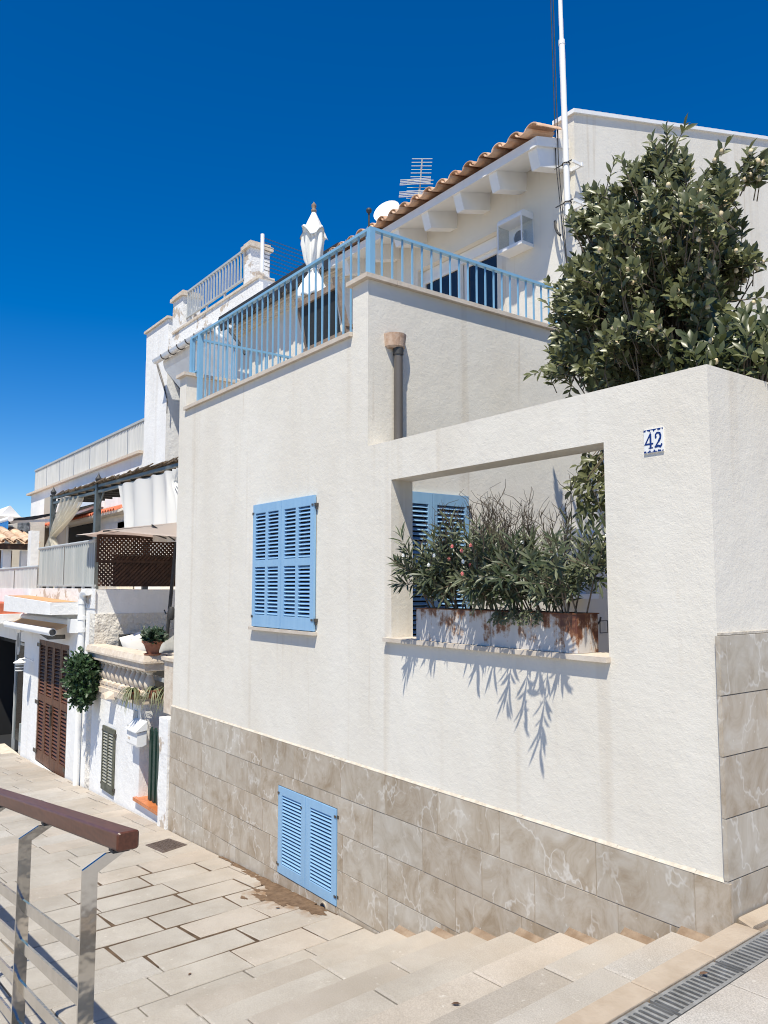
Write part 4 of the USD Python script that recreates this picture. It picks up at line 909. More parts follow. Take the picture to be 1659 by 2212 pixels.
# sprays that stick out of the outline
for (x, y, dx, dy, L_) in ((1625, 345, 60, -40, .34), (1600, 372, 70, -40, .36), (1575, 395, 60, -35, .34), (1590, 410, 40, -20, .25), (1560, 420, 50, -35, .3), (1440, 320, 0, -50, .12), (1428, 345, -20, -40, .16), (1452, 330, 20, -40, .2), (1300, 440, 18, -60, .3), (1365, 400, -25, -60, .22), (1580, 580, 60, -12, .32), (1590, 650, 60, -8, .32), (1205, 790, -35, 12, .25), (1215, 690, -20, -20, .2), (1250, 520, -15, -35, .2), (1520, 380, 30, -40, .25), (1235, 830, -10, 40, .22), (1290, 850, 5, 40, .2)):
    p = py(x, y, 1.25); q = py(x+dx, y+dy, 1.2); d = (q-p)/np.linalg.norm(q-p)
    data.append(twig_leaves(p, d, L_, 11, .085, .033)); limbs.tube([p-d*.1, p+d*L_], [.006, .002], 4, cap=False); buds.append((p+d*L_*.8, d)); buds.append((p+d*L_*.5+G.normal(size=3)*.02, d))
# twigs hanging behind the wall, seen through the opening
for k in range(46):
    x, y = G.uniform(1258, 1345), G.uniform(975, 1090) if k < 34 else G.uniform(1150, 1215)
    if k >= 34: x = G.uniform(1300, 1360)
    p = py(x, y, G.uniform(.62, 1.0)); d = np.array([G.normal()*.5-.2, -.2+G.normal()*.3, -.5+G.normal()*.4]); ln = .2
    data.append(twig_leaves(p-d/np.linalg.norm(d)*.1, d, ln, 9, .082, .034)); limbs.tube([p+np.array([.12, .2, .3]), p], [.006, .003], 4, cap=False)
limbs.put(t, 'branches', BARK, kind='stuff')
foliage(t, data, LEAF, 280, 'leaf', 'foliage', droop=.22, fold=.16)
sp = [(p, proj(p)) for p, d in buds]
buds_sorted = sorted(zip([s[1][2] for s in sp], [b_[0] for b_ in buds]), key=lambda q: q[0])
for k, (d_, p) in enumerate(buds_sorted[:190]):
    r_ = G.uniform(.013, .021); b = MB(); b.lathe([(0, -r_*1.1), (r_*.75, -r_*.7), (r_, 0), (r_*.7, r_*.9), (0, r_*1.35)], p, 7); b.put(t, 'bud', FRUITM, smooth=True)
# lower shrub on the right
t = thing('shrub', 'lower leafy shrub behind the right wall, spreading past the picture edge', 'shrub', (-.35, 1.1, .05))
data = []; limbs = MB(); bs = []
for k in range(200):
    x, y = G.uniform(1478, 1760), G.uniform(672, 850)
    if y < 735-0.42*(x-1500) or (x < 1540 and y < 735): continue
    Y = G.uniform(.45, 1.25); p = py(x, y, Y)
    if p[0] > -.26 and p[2] < 2.86: continue
    d = np.array([G.normal()*.5, -.35+G.normal()*.4, .8]); ln = G.uniform(.16, .26)
    data.append(twig_leaves(p-d/np.linalg.norm(d)*ln*.8, d, ln, 10, .098, .038)); limbs.tube([np.array([-.45, 1.1, 2.2]), p-d*.1], [.012, .004], 5, cap=False)
    if k % 4 == 0: bs.append(p)
limbs.tube([(-.35, 1.1, .05), (-.42, 1.1, 1.2), (-.45, 1.1, 2.3)], [.04, .03, .02], 8); limbs.put(t, 'stems', BARK, smooth=True)
foliage(t, data, LEAF, 60, 'leaf', 'foliage', droop=.25, fold=.16)
for p in bs[:24]:
    r_ = .017; b = MB(); b.lathe([(0, -r_*1.1), (r_*.75, -r_*.7), (r_, 0), (r_*.7, r_*.9), (0, r_*1.35)], p, 7); b.put(t, 'bud', FRUITM, smooth=True)

# ------------------------------------------------------------------ oleanders in the troughs
def flower(t, p, mt, r=.013):
    b = MB()
    for k in range(5):
        a_ = k*1.257+.3; c_ = p+np.array([math.cos(a_)*r*.62, -.008, math.sin(a_)*r*.62]); 
        b.add([c_+np.array([math.cos(x)*r*.55, -.006*math.sin(2*x), math.sin(x)*r*.55]) for x in np.arange(6)*1.047]+[c_], [[i, (i+1) % 6, 6] for i in range(6)])
    b.put(t, 'flower', mt)
def oleander(label, x, z, nst, h, fw, fp, lean, dry, npart):
    base = np.array([x, .10, z]); t = thing('oleander', label, 'oleander', base)
    st_ = MB(); dr = MB(); data = []; tips = []
    for k in range(nst):
        a_ = G.uniform(0, 2*np.pi); d = np.array([math.cos(a_)*.36+lean, math.sin(a_)*.28-.24, 1.0]); hh = h*G.uniform(.6, 1.1)
        p0 = base+np.array([G.uniform(-.11, .11), G.uniform(-.06, .06), -.02]); p1 = p0+d*hh*.5; p2 = p0+d*hh+np.array([d[0]*.15*hh, d[1]*.1, 0])
        st_.tube([p0, p1, p2], [.006, .0045, .003], 5, cap=False)
        for f0, f1, n, L_ in ((.30, .62, 9, .09), (.52, .86, 14, .10), (.78, 1.12, 15, .105)):
            q0, q1 = p0+(p2-p0)*f0, p0+(p2-p0)*f1
            data.append(twig_leaves(q0, q1-q0, np.linalg.norm(q1-q0), n, L_, .017, .85, True))
        tips.append(p2)
        for _ in range(3):
            s_ = p0+(p2-p0)*G.uniform(.35, .7); dd = np.array([G.normal()*.6, -.5+G.normal()*.4, .25+G.normal()*.35]); e_ = s_+dd*.18
            st_.tube([s_, e_], [.0035, .002], 4, cap=False); data.append(twig_leaves(s_, e_-s_,   .16, 12, .10, .018, 1.0, True))
    for k in range(dry):                                                   # bare dry twigs above the leaves
        s_ = tips[k % nst]+np.array([G.uniform(-.06, .06), 0, -.12]); e_ = s_+np.array([G.normal()*.08, G.normal()*.05, G.uniform(.26, .42)])
        dr.tube([s_, (s_+e_)/2+G.normal(size=3)*.012, e_], [.0036, .0028, .0016], 4, cap=False)
        for j in range(9):
            f_ = G.uniform(.3, .95); q = s_+(e_-s_)*f_; w = q+np.array([G.normal()*.06, G.normal()*.04, G.uniform(.03, .11)])
            dr.tube([q, (q+w)/2+G.normal(size=3)*.008, w], [.0024, .0019, .0011], 4, cap=False)
            if j % 2: dr.tube([w, w+np.array([G.normal()*.03, G.normal()*.02, .035])], [.0015, .001], 3, cap=False)
    st_.put(t, 'stems', BARK)
    if dry: dr.put(t, 'dry_twigs', TWIG, kind='stuff')
    foliage(t, data, OLEAF, npart, 'leaf', 'foliage', droop=.2, fold=.12)
    for k in range(fw+fp):
        p = tips[int(G.integers(0, nst))]+np.array([G.uniform(-.08, .08), G.uniform(-.1, -.02), G.uniform(-.2, .03)]); flower(t, p, FLOWW if k < fw else FLOWP)
oleander('oleander at the left end of the left planter, leaning out, with white flowers', -2.20, zs1, 7, .46, 3, 0, -.03, 3, 40)
oleander('bushy oleander in the middle of the left planter, in front of the courtyard shutters', -1.98, zs1, 8, .54, 3, 0, .0, 6, 40)
oleander('oleander with a few pink flowers at the right end of the left planter', -1.72, zs1, 8, .50, 3, 8, .02, 10, 40)
oleander('oleander with many bare dry twigs at the left end of the right planter', -1.44, zs2, 8, .50, 2, 2, .0, 16, 40)
oleander('oleander in the middle of the right planter, dry twigs reaching highest', -1.22, zs2, 8, .50, 3, 0, .02, 14, 40)
oleander('broad-leaved oleander at the right end of the right planter', -0.99, zs2, 8, .50, 4, 0, .06, 5, 60)
# long drooping shoots that reach out over the street and throw their shadow on the wall below
t = thing('oleander_shoots', 'long loose oleander shoots leaning out of the planters over the sill', 'shoots', (-1.5, 0, zs1))
data = []; st_ = MB()
for (x, y1, z1, x1) in ((-2.25, -.20, 1.78, -2.28), (-2.05, -.20, 1.72, -2.02), (-2.18, -.24, 1.66, -2.25), (-1.62, -.20, 1.62, -1.55), (-1.20, -.36, 1.72, -1.02), (-1.12, -.30, 1.80, -.94), (-1.02, -.40, 1.66, -.86), (-1.3, -.30, 1.70, -1.2), (-1.0, -.25, 1.75, -.80), (-.98, -.32, 1.90, -.74)):
    p0 = np.array([x, .06, zs1]); p2 = np.array([x1, y1, z1]); p1 = (p0+p2)/2+np.array([0, -.02, .10])
    st_.tube([p0, p1, p2], [.006, .004, .0025], 5, cap=False)
    for f in (.55, .8):
        q0 = p1+(p2-p1)*(f-.5)*1.2; data.append(twig_leaves(q0, p2-q0, np.linalg.norm(p2-q0)+.03, 10, .10, .017, .9, True))
st_.put(t, 'stems', BARK, kind='stuff'); foliage(t, data, OLEAF, 40, 'leaf', 'foliage', droop=.25, fold=.12)
# trailing creeper on the right planter
t = thing('trailing_creeper', 'small leaved creeper trailing over the rim of the right planter', 'creeper', (-1.35, 0, zs2))
data = []; b = MB()
for k in range(26):
    x = G.uniform(-1.55, -1.12); p = np.array([x, -.005, zs2+.03]); q = p+np.array([G.uniform(-.06, .06), -.035, -G.uniform(.0, .07)])
    b.tube([p+np.array([0, .05, 0]), p+np.array([0, 0, .02]), q], .0018, 4); data.append(twig_leaves(p, q-p, .09, 9, .028, .014))
b.put(t, 'stems', TWIG); foliage(t, data, OLEAF, 12, 'leaf', 'foliage')

# ================================================================== THE NEIGHBOURS
def corrugated(bb, x0, x1, Y, z0, z1, pitch=0.075, amp=0.012, th=0.003):
    n = int((x1-x0)/pitch*6); xs = np.linspace(x0, x1, n+1); w = amp*np.clip(2.2*np.sin(2*np.pi*(xs-x0)/pitch), -1, 1)
    V = np.concatenate([np.stack([xs, Y+w, np.full(n+1, z0)], 1), np.stack([xs, Y+w, np.full(n+1, z1)], 1)]); m_ = n+1
    F = [[k, k+1, m_+k+1, m_+k] for k in range(n)]; bb.add(V, F)
    V2 = V+np.array([0, th, 0]); bb.add(V2, [f[::-1] for f in F])
def sheet(bb, grid):
    g = np.asarray(grid); a, c = g.shape[:2]; V = g.reshape(-1, 3)
    F = [[i*c+j, (i+1)*c+j, (i+1)*c+j+1, i*c+j+1] for i in range(a-1) for j in range(c-1)]
    bb.add(V, F)

# ---- neighbour N: ivory upper storey left of the roof terrace
t = thing('ivory_house', 'ivory upper storey with black shutters and a ragged dark eave left of the terrace', 'house', (-9, 3, 0))
MB().box(-10.87, XL-.002, 2.66, 4.4, -1.0, 6.42).put(t, 'wall', IVORY)
b = MB(); xs = np.linspace(-10.9, XL-.01, 40)
for i in range(39):
    h = .22+.05*math.sin(i*1.3)+.04*R.random()
    b.hexa([(xs[i], 2.34, 6.52-h), (xs[i+1], 2.34, 6.52-h), (xs[i+1], 2.36, 6.52-h), (xs[i], 2.36, 6.52-h), (xs[i], 2.30, 6.52), (xs[i+1], 2.30, 6.52), (xs[i+1], 2.36, 6.52), (xs[i], 2.36, 6.52)])
b.put(t, 'ragged_black_eave_sheet', IRON)
MB().box(-10.95, XL-.003, 2.36, 5.0, 6.44, 6.54).put(t, 'roof_slab', WHITE)
b = MB()
for z, w_ in ((6.30, .14), (6.24, .09), (6.19, .05)): b.box(-10.87, XL-.004, 2.66-w_, 2.659, z, z+.055)
b.put(t, 'eave_moulding', IVORY)
shutter(t, YM(2.66), -8.92, -7.72, 3.5, 4.95, 2, 1, 2, .075, pbr('black_shutter_paint', (0.015, 0.02, 0.02), rough=.5), hinge=None, slat_t=.01)
b = MB(); b.tube([(-10.95, 2.34, 6.5), (-10.6, 2.34, 6.25), (-10.35, 2.42, 5.95), (-10.2, 2.5, 5.7)], .03, 6); b.put(t, 'hanging_eave_strip', IRON)

# ---- white house with roof railing (A): tower, parapet, gutter, cornice, brown shutters
YA = 3.0
A1 = lambda x, y, Y: py(560/1.8228+x*440/1659/1.8228, 1050/1.8228+y*440/1659/1.8228, Y)
t = thing('white_house', 'tall whitewashed house with corner tower, cornice and railed roof terrace', 'house', (-13, 3, 0))
xtl, xtr = py(317, 720, YA)[0], A1(370, 1560, YA)[0]
ztow = A1(390, 770, YA)[2]; zpar = A1(560, 930, YA)[2]-.02
xAr = py(560, 588, YA)[0]
MB().box(xtl, xtr, YA, 6, -2.5, ztow).put(t, 'tower_wall', WHITE)
MB().box(xtl-.06, xtr+.05, YA-.05, 6.05, ztow+.001, ztow+.055).put(t, 'tower_coping', SANDST)
zg = A1(165, 1390, YA-.35)[2]
xgl, xgr = A1(165, 1390, YA-.35)[0], A1(1050, 870, YA-.35)[0]
MB().box(xtr+.001, xAr, YA, 3.3, zg-.05, zpar).put(t, 'parapet_wall', PEEL)
MB().box(xtr+.001, xAr, YA+.4, 6, -1, zg-.06).put(t, 'lower_wall', WHITE)
MB().box(xAr-.25, xAr, 3.301, 6, zg, zpar+.02).put(t, 'side_parapet', PEEL)
MB().box(xtr+.3, xAr+.02, YA-.03, 3.32, zpar+.001, zpar+.05).put(t, 'ledge', SANDST)
# cornice profile swept along x, with its end profile at the left
prof = [(YA+.41, zg-.85), (YA+.28, zg-.72), (YA+.22, zg-.62), (YA+.0, zg-.40), (YA-.16, zg-.24), (YA-.20, zg-.12), (YA-.20, zg-.02), (YA+.41, zg-.02)]
m_ = len(prof); x0, x1 = xgl+.22, xgr+.35
b = MB(); V = [(x0, y, z) for y, z in prof]+[(x1, y, z) for y, z in prof]
F = [[k, m_+k, m_+(k+1) % m_, (k+1) % m_] for k in range(m_)]; F = [[f[0], f[1], f[2]] for f in F]+[[f[0], f[2], f[3]] for f in F]+[[0, k, k+1] for k in range(1, m_-1)]+[[m_, m_+k+1, m_+k] for k in range(1, m_-1)]
b.add(V, F); b.put(t, 'cornice', WHITE)
b = MB(); n = 10; V = []
for x in (xgl, xgr):
    for rr in (.085, .075):
        for k in range(n+1):
            a_ = math.pi+math.pi*k/n; V.append((x, YA-.30+rr*math.cos(a_), zg+rr*math.sin(a_)))
q_ = n+1; F = []
for k in range(n): F += [[k, 2*q_+k, 2*q_+k+1, k+1], [q_+k, q_+k+1, 3*q_+k+1, 3*q_+k], [k, k+1, q_+k+1, q_+k], [2*q_+k, 3*q_+k, 3*q_+k+1, 2*q_+k+1]]
b.add(V, F); b.put(t, 'gutter', WPAINT, smooth=50)
for k in range(6):
    x = xgl+.55+k*(xgr-xgl-.7)/5.5
    MB().tube([(x, YA-.30+.092*math.cos(a_), zg+.092*math.sin(a_)) for a_ in np.linspace(math.pi, 2*math.pi, 9)], .013, 5).put(t, 'gutter_bracket', HINGE)
MB().tube([(xgr-.05, YA-.30, zg-.05), (xgr+.02, YA-.28, zg-.2), (xgr+.05, YA-.1, zg-.32), (xgr+.05, YA+.2, zg-.6)], .045, 10).put(t, 'gutter_elbow', WPAINT, smooth=40)
# pillars and railing on the roof
for nm, (xl, xr_) in (('a', (455, 600)), ('b', (1515, 1760))):
    if nm == 'a': p0, p1, ztp = A1(455, 600, YA), A1(600, 600, YA), A1(520, 410, YA)[2]
    else:
        BB = lambda x, y: py(950/1.8228+x*450/1531/1.8228, 800/1.8228+y*450/1531/1.8228, YA)
        p0, p1, ztp = BB(40, 800), BB(118, 800), BB(110, 505)[2]
    xa_, xb_ = p0[0], p1[0]; dpt = .42
    MB().box(xa_, xb_, YA+.004, YA+dpt, zg, ztp-.13).put(t, 'roof_pillar', PEEL)
    MB().box(xa_-.06, xb_+.06, YA-.05, YA+dpt+.05, ztp-.129, ztp-.055).box(xa_-.02, xb_+.02, YA-.01, YA+dpt+.01, ztp-.055, ztp).put(t, 'pillar_cap', SANDST)
    if nm == 'a': xra, zt_a = xb_, None
    else: xrb = xa_
zrt, zrb = A1(600, 440, YA+.1)[2], A1(620, 790, YA+.1)[2]
rl = thing('roof_railing', 'pale grey metal railing between two plastered pillars on the white house roof', 'railing', (xra, YA+.1, zrb))
MB().box(xra, xrb, YA+.075, YA+.125, zrt-.02, zrt+.025).put(rl, 'top_rail', GREYM); MB().box(xra, xrb, YA+.08, YA+.12, zrb-.02, zrb+.02).put(rl, 'bottom_rail', GREYM)
n = 22
for k in range(n):
    x = xra+.06+(xrb-xra-.12)*k/(n-1); MB().box(x-.010, x+.010, YA+.08, YA+.115, zrb+.02, zrt-.02).put(rl, 'bar', GREYM)
for k in range(4):
    x = xra+.2+(xrb-xra-.4)*k/3; MB().box(x-.02, x+.02, YA+.09, YA+.13, zpar+.04, zrb-.02).put(rl, 'foot', GREYM)
shutter(t, YM(YA+.4), A1(590, 1480, YA+.4)[0], A1(1215, 1500, YA+.4)[0], 3.7, A1(1100, 1230, YA+.4)[2], 3, 1, 1, .085, pbr('dark_brown_shutter', (0.05, 0.035, 0.028), (0.08, 0.055, 0.045), 6, rough=.6), slat_t=.012)
# cables down the tower
c_ = thing('loose_cables', 'two thin grey cables hanging down the white house beside its gutter', 'cable', A1(210, 1430, YA-.1))
for k in range(2):
    MB().tube([A1(208+14*k, 1430, YA-.02), A1(250+20*k, 1580, YA-.02), A1(320+14*k, 1800, YA-.02), A1(372, 1990, YA-.02), A1(365, 2180, YA-.02)], .010, 5).put(c_, 'cable', HINGE)
# wire fence on the roof edge
px_ = py(566, 588, YA); p_t = py(568.5, 505, YA)
wf = thing('wire_fence', 'white post with sagging wires fencing the roof edge of the white house', 'fence', px_)
MB().tube([px_, np.array([px_[0], YA, p_t[2]])], .035, 8).put(wf, 'post', WPAINT)
MB().tube([(px_[0], YA+4.5, zpar), (px_[0], YA+4.5, p_t[2])], .035, 8).put(wf, 'post', WPAINT)
for k in range(9):
    z0 = px_[2]+.06+(p_t[2]-px_[2]-.12)*k/8
    MB().tube([(px_[0], YA+4.5*f, z0-.10*math.sin(math.pi*f)) for f in np.linspace(0, 1, 7)], .006, 4).put(wf, 'wire', IRON)

# TV aerial and dish on the cream house roof
p = py(905, 430, 3.4); q = py(912, 343, 3.4)
t = thing('tv_aerial', 'silver television aerial with many short rods above the tile eaves', 'aerial', p)
MB().tube([(p[0], 3.4, 6.3), p+np.array([0, 0, .15])], .015, 8).put(t, 'mast', GREYM)
d = q-p
MB().beam(p, q, .016, .016, (0, 1, 0)).put(t, 'boom', GREYM)
for k in range(12):
    c = p+d*(.02+.98*k/11); w = .15 if k > 5 else .19
    MB().tube([c-np.array([w*.6, w*.8, 0]), c+np.array([w*.6, w*.8, 0])], .006, 5).put(t, 'rod', GREYM)
for f in (.06, .36):
    for s in (0, .05, .1, .15):
        c = p+d*(f+s*.8)+np.array([-.02, -.06, 0])
        MB().tube([c-np.array([.17, .17, 0]), c+np.array([.15, .15, 0])], .007, 5).put(t, 'reflector_rod', GREYM)
p = py(838, 462, 2.55)
t = thing('satellite_dish', 'white satellite dish peeping over the tile eaves behind the railing corner', 'satellite dish', p)
nrm = np.array([.45, -.80, .40]); nrm /= np.linalg.norm(nrm); a = np.cross(nrm, [0, 0, 1]); a /= np.linalg.norm(a); c = np.cross(a, nrm)
b = MB(); V = [p]; nr = 6; na = 24; rad = .19
for i in range(1, nr+1):
    for k in range(na): V.append(p+rad*i/nr*(math.cos(k*2*math.pi/na)*a+1.05*math.sin(k*2*math.pi/na)*c)+nrm*.05*(i/nr)**2)
F = [[0, 1+k, 1+(k+1) % na] for k in range(na)]
for i in range(nr-1):
    for k in range(na):
        j = (k+1) % na; F += [[1+i*na+k, 1+(i+1)*na+k, 1+(i+1)*na+j], [1+i*na+k, 1+(i+1)*na+j, 1+i*na+j]]
b.add(V, F); b.put(t, 'reflector', WPAINT, smooth=True)
MB().tube([p-nrm*.01, p-nrm*.1, p-nrm*.12-np.array([0, 0, .3])], .018, 8).put(t, 'stand', GREYM)

# ---- house B: long white wall with corrugated roof screen
YB_ = 3.0
xb0, xb1 = py(68, 1065, YB_)[0], xtl-.01
zb_ = py(316, 975, YB_)[2]; zt_ = py(316, 903, YB_)[2]
t = thing('terrace_house', 'long white house beyond the pergola with flaking wall and a tiled door canopy', 'house', ((xb0+xb1)/2, 3, -2))
MB().box(xb0, xb1, YB_, 9, -3, zb_-.02).put(t, 'wall', WHITE)
MB().box(xb0-.25, xb1, YB_-.12, 9, zb_-.019, zb_+.05).put(t, 'roof_ledge', SANDST)
rs = thing('roof_screen', 'long pale grey corrugated screen along the roof of the house behind the pergola', 'screen', ((xb0+xb1)/2, 3, zb_))
x = xb0+.35; k = 0
while x < xb1-.01:
    x1 = min(x+1.62, xb1-.01); b = MB(); corrugated(b, x, x1-.02, YB_+.03, zb_+.06, zt_-.03, .11, .014); b.put(rs, 'sheet', CORRUGW if k % 2 else CORRUGW); x = x1; k += 1
MB().box(xb0+.33, xb1, YB_+.0, YB_+.06, zt_-.03, zt_+.03).put(rs, 'top_rail', GREYM)
corr = MB(); 
for y in np.arange(YB_+.05, 8, 1.5): pass
MB().box(xb0+.30, xb0+.34, YB_+.03, 8.5, zb_+.06, zt_-.03).put(rs, 'end_sheet', CORRUGW)
# window
w0, w1 = py(98, 1077, YB_), py(106, 1100, YB_)
MB().box(w0[0], w1[0]+.6, YB_-.03, YB_-.002, w1[2]-.5, w0[2]).put(t, 'window', pbr('beige_blind', (.42, .38, .32), rough=.8))
# tiled canopy
p0, p1 = py(68, 1141, 2.75), py(262, 1099, 2.75); ze = (p0[2]+p1[2])/2
b = MB(); b.hexa([(p0[0], 2.7, ze-.1), (p1[0], 2.7, ze-.1), (p1[0], 2.999, ze+.04), (p0[0], 2.999, ze+.04), (p0[0], 2.7, ze-.05), (p1[0], 2.7, ze-.05), (p1[0], 2.999, ze+.1), (p0[0], 2.999, ze+.1)]); b.put(t, 'tile_canopy_board', IVORY)
b = MB(); x = p0[0]
while x < p1[0]: halftile(b, x, 2.62, 2.99, ze-.06, ze+.10, .085, .085, True, n=5); x += .21
b.put(t, 'canopy_tiles', REDTILE, kind='stuff', smooth=40)
MB().box(p0[0], p1[0], 2.96, 2.999, .2, ze-.11).put(t, 'shaded_wall_panel', IVORY)
dd0, dd1 = py(148, 1140, 2.9), py(203, 1168, 2.9)
MB().box(dd0[0], dd1[0], 2.92, 2.959, 1.0, dd0[2]).put(t, 'dark_doorway', DARK)
MB().box(dd0[0]-.25, dd0[0]-.02, 2.90, 2.958, 1.0, dd0[2]+.05).put(t, 'door_jamb', WPAINT)
sw0, sw1 = py(226, 1146, 2.9), py(257, 1128, 2.9)
for k in range(3):
    xx = sw0[0]+k*1.0
    MB().extr(frame(xx, sw1[2]-.75, xx+.95, sw1[2], .16), 0, .04, YM(2.955)).put(t, 'panelled_shutter', IVORY)
# retractable awning, navy
Wp = py(221.7, 1083, YB_); Xa = Wp[0]; Fp = px(22, 1121, Xa)
t = thing('navy_awning', 'large navy awning with bright blue valance reaching out over the far terrace', 'awning', (Xa, 3, Wp[2]))
xl_ = Xa-3.6
for xx0, xx1 in ((xl_, Xa),):
    g = [[(xx, 3.0+(Fp[1]-3)*f, Wp[2]+(Fp[2]-Wp[2])*f-.10*math.sin(math.pi*f)*.6) for xx in np.linspace(xx0, xx1, 6)] for f in np.linspace(0, 1, 8)]
    b = MB(); sheet(b, g); b.add(np.array(g).reshape(-1, 3)-np.array([0, 0, .012]), [[i*6+j, i*6+j+1, (i+1)*6+j+1, (i+1)*6+j] for i in range(7) for j in range(5)]); b.put(t, 'canvas', CLOTHB)
MB().tube([(xl_, Fp[1], Fp[2]), (Xa+.05, Fp[1], Fp[2])], .07, 10).put(t, 'front_bar', WPAINT, smooth=40)
b = MB(); xs = np.linspace(xl_, Xa, 60); sheet(b, [[(x_, Fp[1]-.05+.012*math.sin(i*1.4), z) for i, x_ in enumerate(xs)] for z in (Fp[2]-.05, Fp[2]-.42)]); b.put(t, 'valance', CLOTHBL)
MB().box(xl_, Xa+.1, 2.82, 2.999, Wp[2]-.16, Wp[2]+.12).put(t, 'cassette', WPLAST)
MB().beam((Xa-.2, 2.85, Wp[2]-.14), (Xa-.1, (3+Fp[1])/2, (Wp[2]+Fp[2])/2-.26), .07, .06).beam((Xa-.1, (3+Fp[1])/2, (Wp[2]+Fp[2])/2-.26), (Xa-.25, Fp[1]+.05, Fp[2]-.06), .07, .06).put(t, 'folding_arm', WPLAST)

# far porch roof with barrel tiles
t = thing('tiled_porch', 'small porch roof of sandy barrel tiles over a dark beam at the far left', 'porch', (-18.3, .6, 2.4))
XPt = -18.0; zpt = px(30, 1172, XPt)[2]
ya, yb_ = px(-12, 1172, XPt)[1], px(69, 1172, XPt)[1]
b = MB(); n = 0
y = ya
TERS = pbr('sandy_terracotta', (0.50, 0.33, 0.21), (0.68, 0.52, 0.38), 4, rough=.9, rnd=.2)
while y < yb_:
    for r_ in range(5):
        b = MB(); halftile(b, 0, 0, .5, 0, .5*.20, .115, .10, True, n=6); V = b.v[0]
        V = np.stack([XPt-r_*.4-V[:, 1], y+V[:, 0], zpt+.02+r_*.4*.20+V[:, 2]], 1); b.v[0] = V; b.put(t, 'roof_tile', TERS, smooth=40)
        b = MB(); halftile(b, 0, 0, .5, 0, .5*.20, .10, .11, False, n=6); V = b.v[0]
        V = np.stack([XPt-r_*.4-V[:, 1], y+.13+V[:, 0], zpt+.03+r_*.4*.20+V[:, 2]], 1); b.v[0] = V; b.put(t, 'roof_tile', TERS, smooth=40)
    y += .26
b = MB(); b.box(XPt-.18, XPt-.06, ya, yb_, zpt-.16, zpt-.02); b.put(t, 'beam', LATTICE)
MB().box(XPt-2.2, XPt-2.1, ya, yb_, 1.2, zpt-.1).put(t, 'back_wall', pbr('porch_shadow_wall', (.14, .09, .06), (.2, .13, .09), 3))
for yy in (ya+.35, yb_-.06): MB().box(XPt-.4, XPt-.2, yy-.12, yy+.06, 1.0, zpt-.17).put(t, 'post', WHITE)
q0, q1 = px(68, 1146, XPt+.6), px(83, 1209, XPt+.6)
MB().box(XPt+.3, XPt+.6, q0[1], q1[1], 1.0, q0[2]).put(t, 'white_end_wall', WHITE)
# far wall with ornate windows behind the porch
t = thing('far_house', 'distant beige house front with grey grilled windows above the porch roof', 'house', (-24, 1, 0))
XF = -24.0; f0, f1 = px(-20, 1150, XF), px(68, 1118, XF)
MB().box(XF-3, XF, f0[1], f1[1]+.4, -1, f1[2]).put(t, 'wall', IVORY)
for a_, c_ in ((4, 26), (70, 112)):
    p_, q_ = px(a_ if a_ < 60 else 38, 1134 if a_ < 60 else 1126, XF), px(c_ if c_ < 60 else 62, 1160 if c_ < 60 else 1150, XF)
    MB().box(XF+.001, XF+.03, p_[1], q_[1], q_[2]-.3, p_[2]).put(t, 'grilled_window', pbr('blue_grey_grille', (.05, .06, .07), (.30, .32, .34), 9, rough=.7))
g0 = px(12, 1108, XF)
b = MB(); yv = px(24, 1108, XF)[1]; zv = px(24, 1090, XF)[2]
b.hexa([(XF-2, yv-.5, zv-.6), (XF-.2, yv-.5, zv-.6), (XF-.2, yv+.55, zv-.6), (XF-2, yv+.55, zv-.6), (XF-2, yv-.02, zv-.02), (XF-.2, yv-.02, zv-.02), (XF-.2, yv+.02, zv-.02), (XF-2, yv+.02, zv-.02)]); b.put(t, 'roof_gable', WPAINT)

# ---- house C: shop house with brown door, balcony, canopy, terrace with balustrade
t = thing('shop_house', 'low white house with brown louvred door, concrete canopy and stone balustrade terrace', 'house', (-11, 0, -1.5))
XC = -10.03
G1 = lambda x, y, Y: py(x*420/1659/1.8228, 2500/1.8228+y*420/1659/1.8228, Y)
D1 = lambda x, y: (x*420/1659/1.8228, 2280/1.8228+y*420/1659/1.8228)
Z2 = lambda x, y: (x*900/1659/1.8228, 2400/1.8228+y*900/1659/1.8228)
xdo0, xdo1 = -13.30, -11.33
zd0, zd1 = -1.47, .672
xend = -14.42
fw = SBox(xend, -2.4, XC-.25, 1.585).difference(SBox(xdo0, -1.6, xdo1, zd1))
MB().extr(fw, -.25, 0, YM(0)).put(t, 'front_wall', WHITE)
MB().box(xend-3.6, xend, .0, .25, .55, 1.585).put(t, 'lintel_wall', WHITE)
MB().extr(SBox(0.0, -2, 4.2, 1.22), -.25, 0, XM(XC)).put(t, 'side_wall', ROUGHW)
MB().extr(SBox(0.0, 1.221, 4.2, 1.585), -.25, -.02, XM(XC)).put(t, 'side_wall_band', WHITE)
MB().box(-13.62, XC+.012, -.012, -.001, 1.30, 1.60).put(t, 'peeling_band', PEEL)
MB().box(xend-3.6, XC-.27, .25, 4.2, 1.45, 1.56).put(t, 'balcony_floor', SANDST)
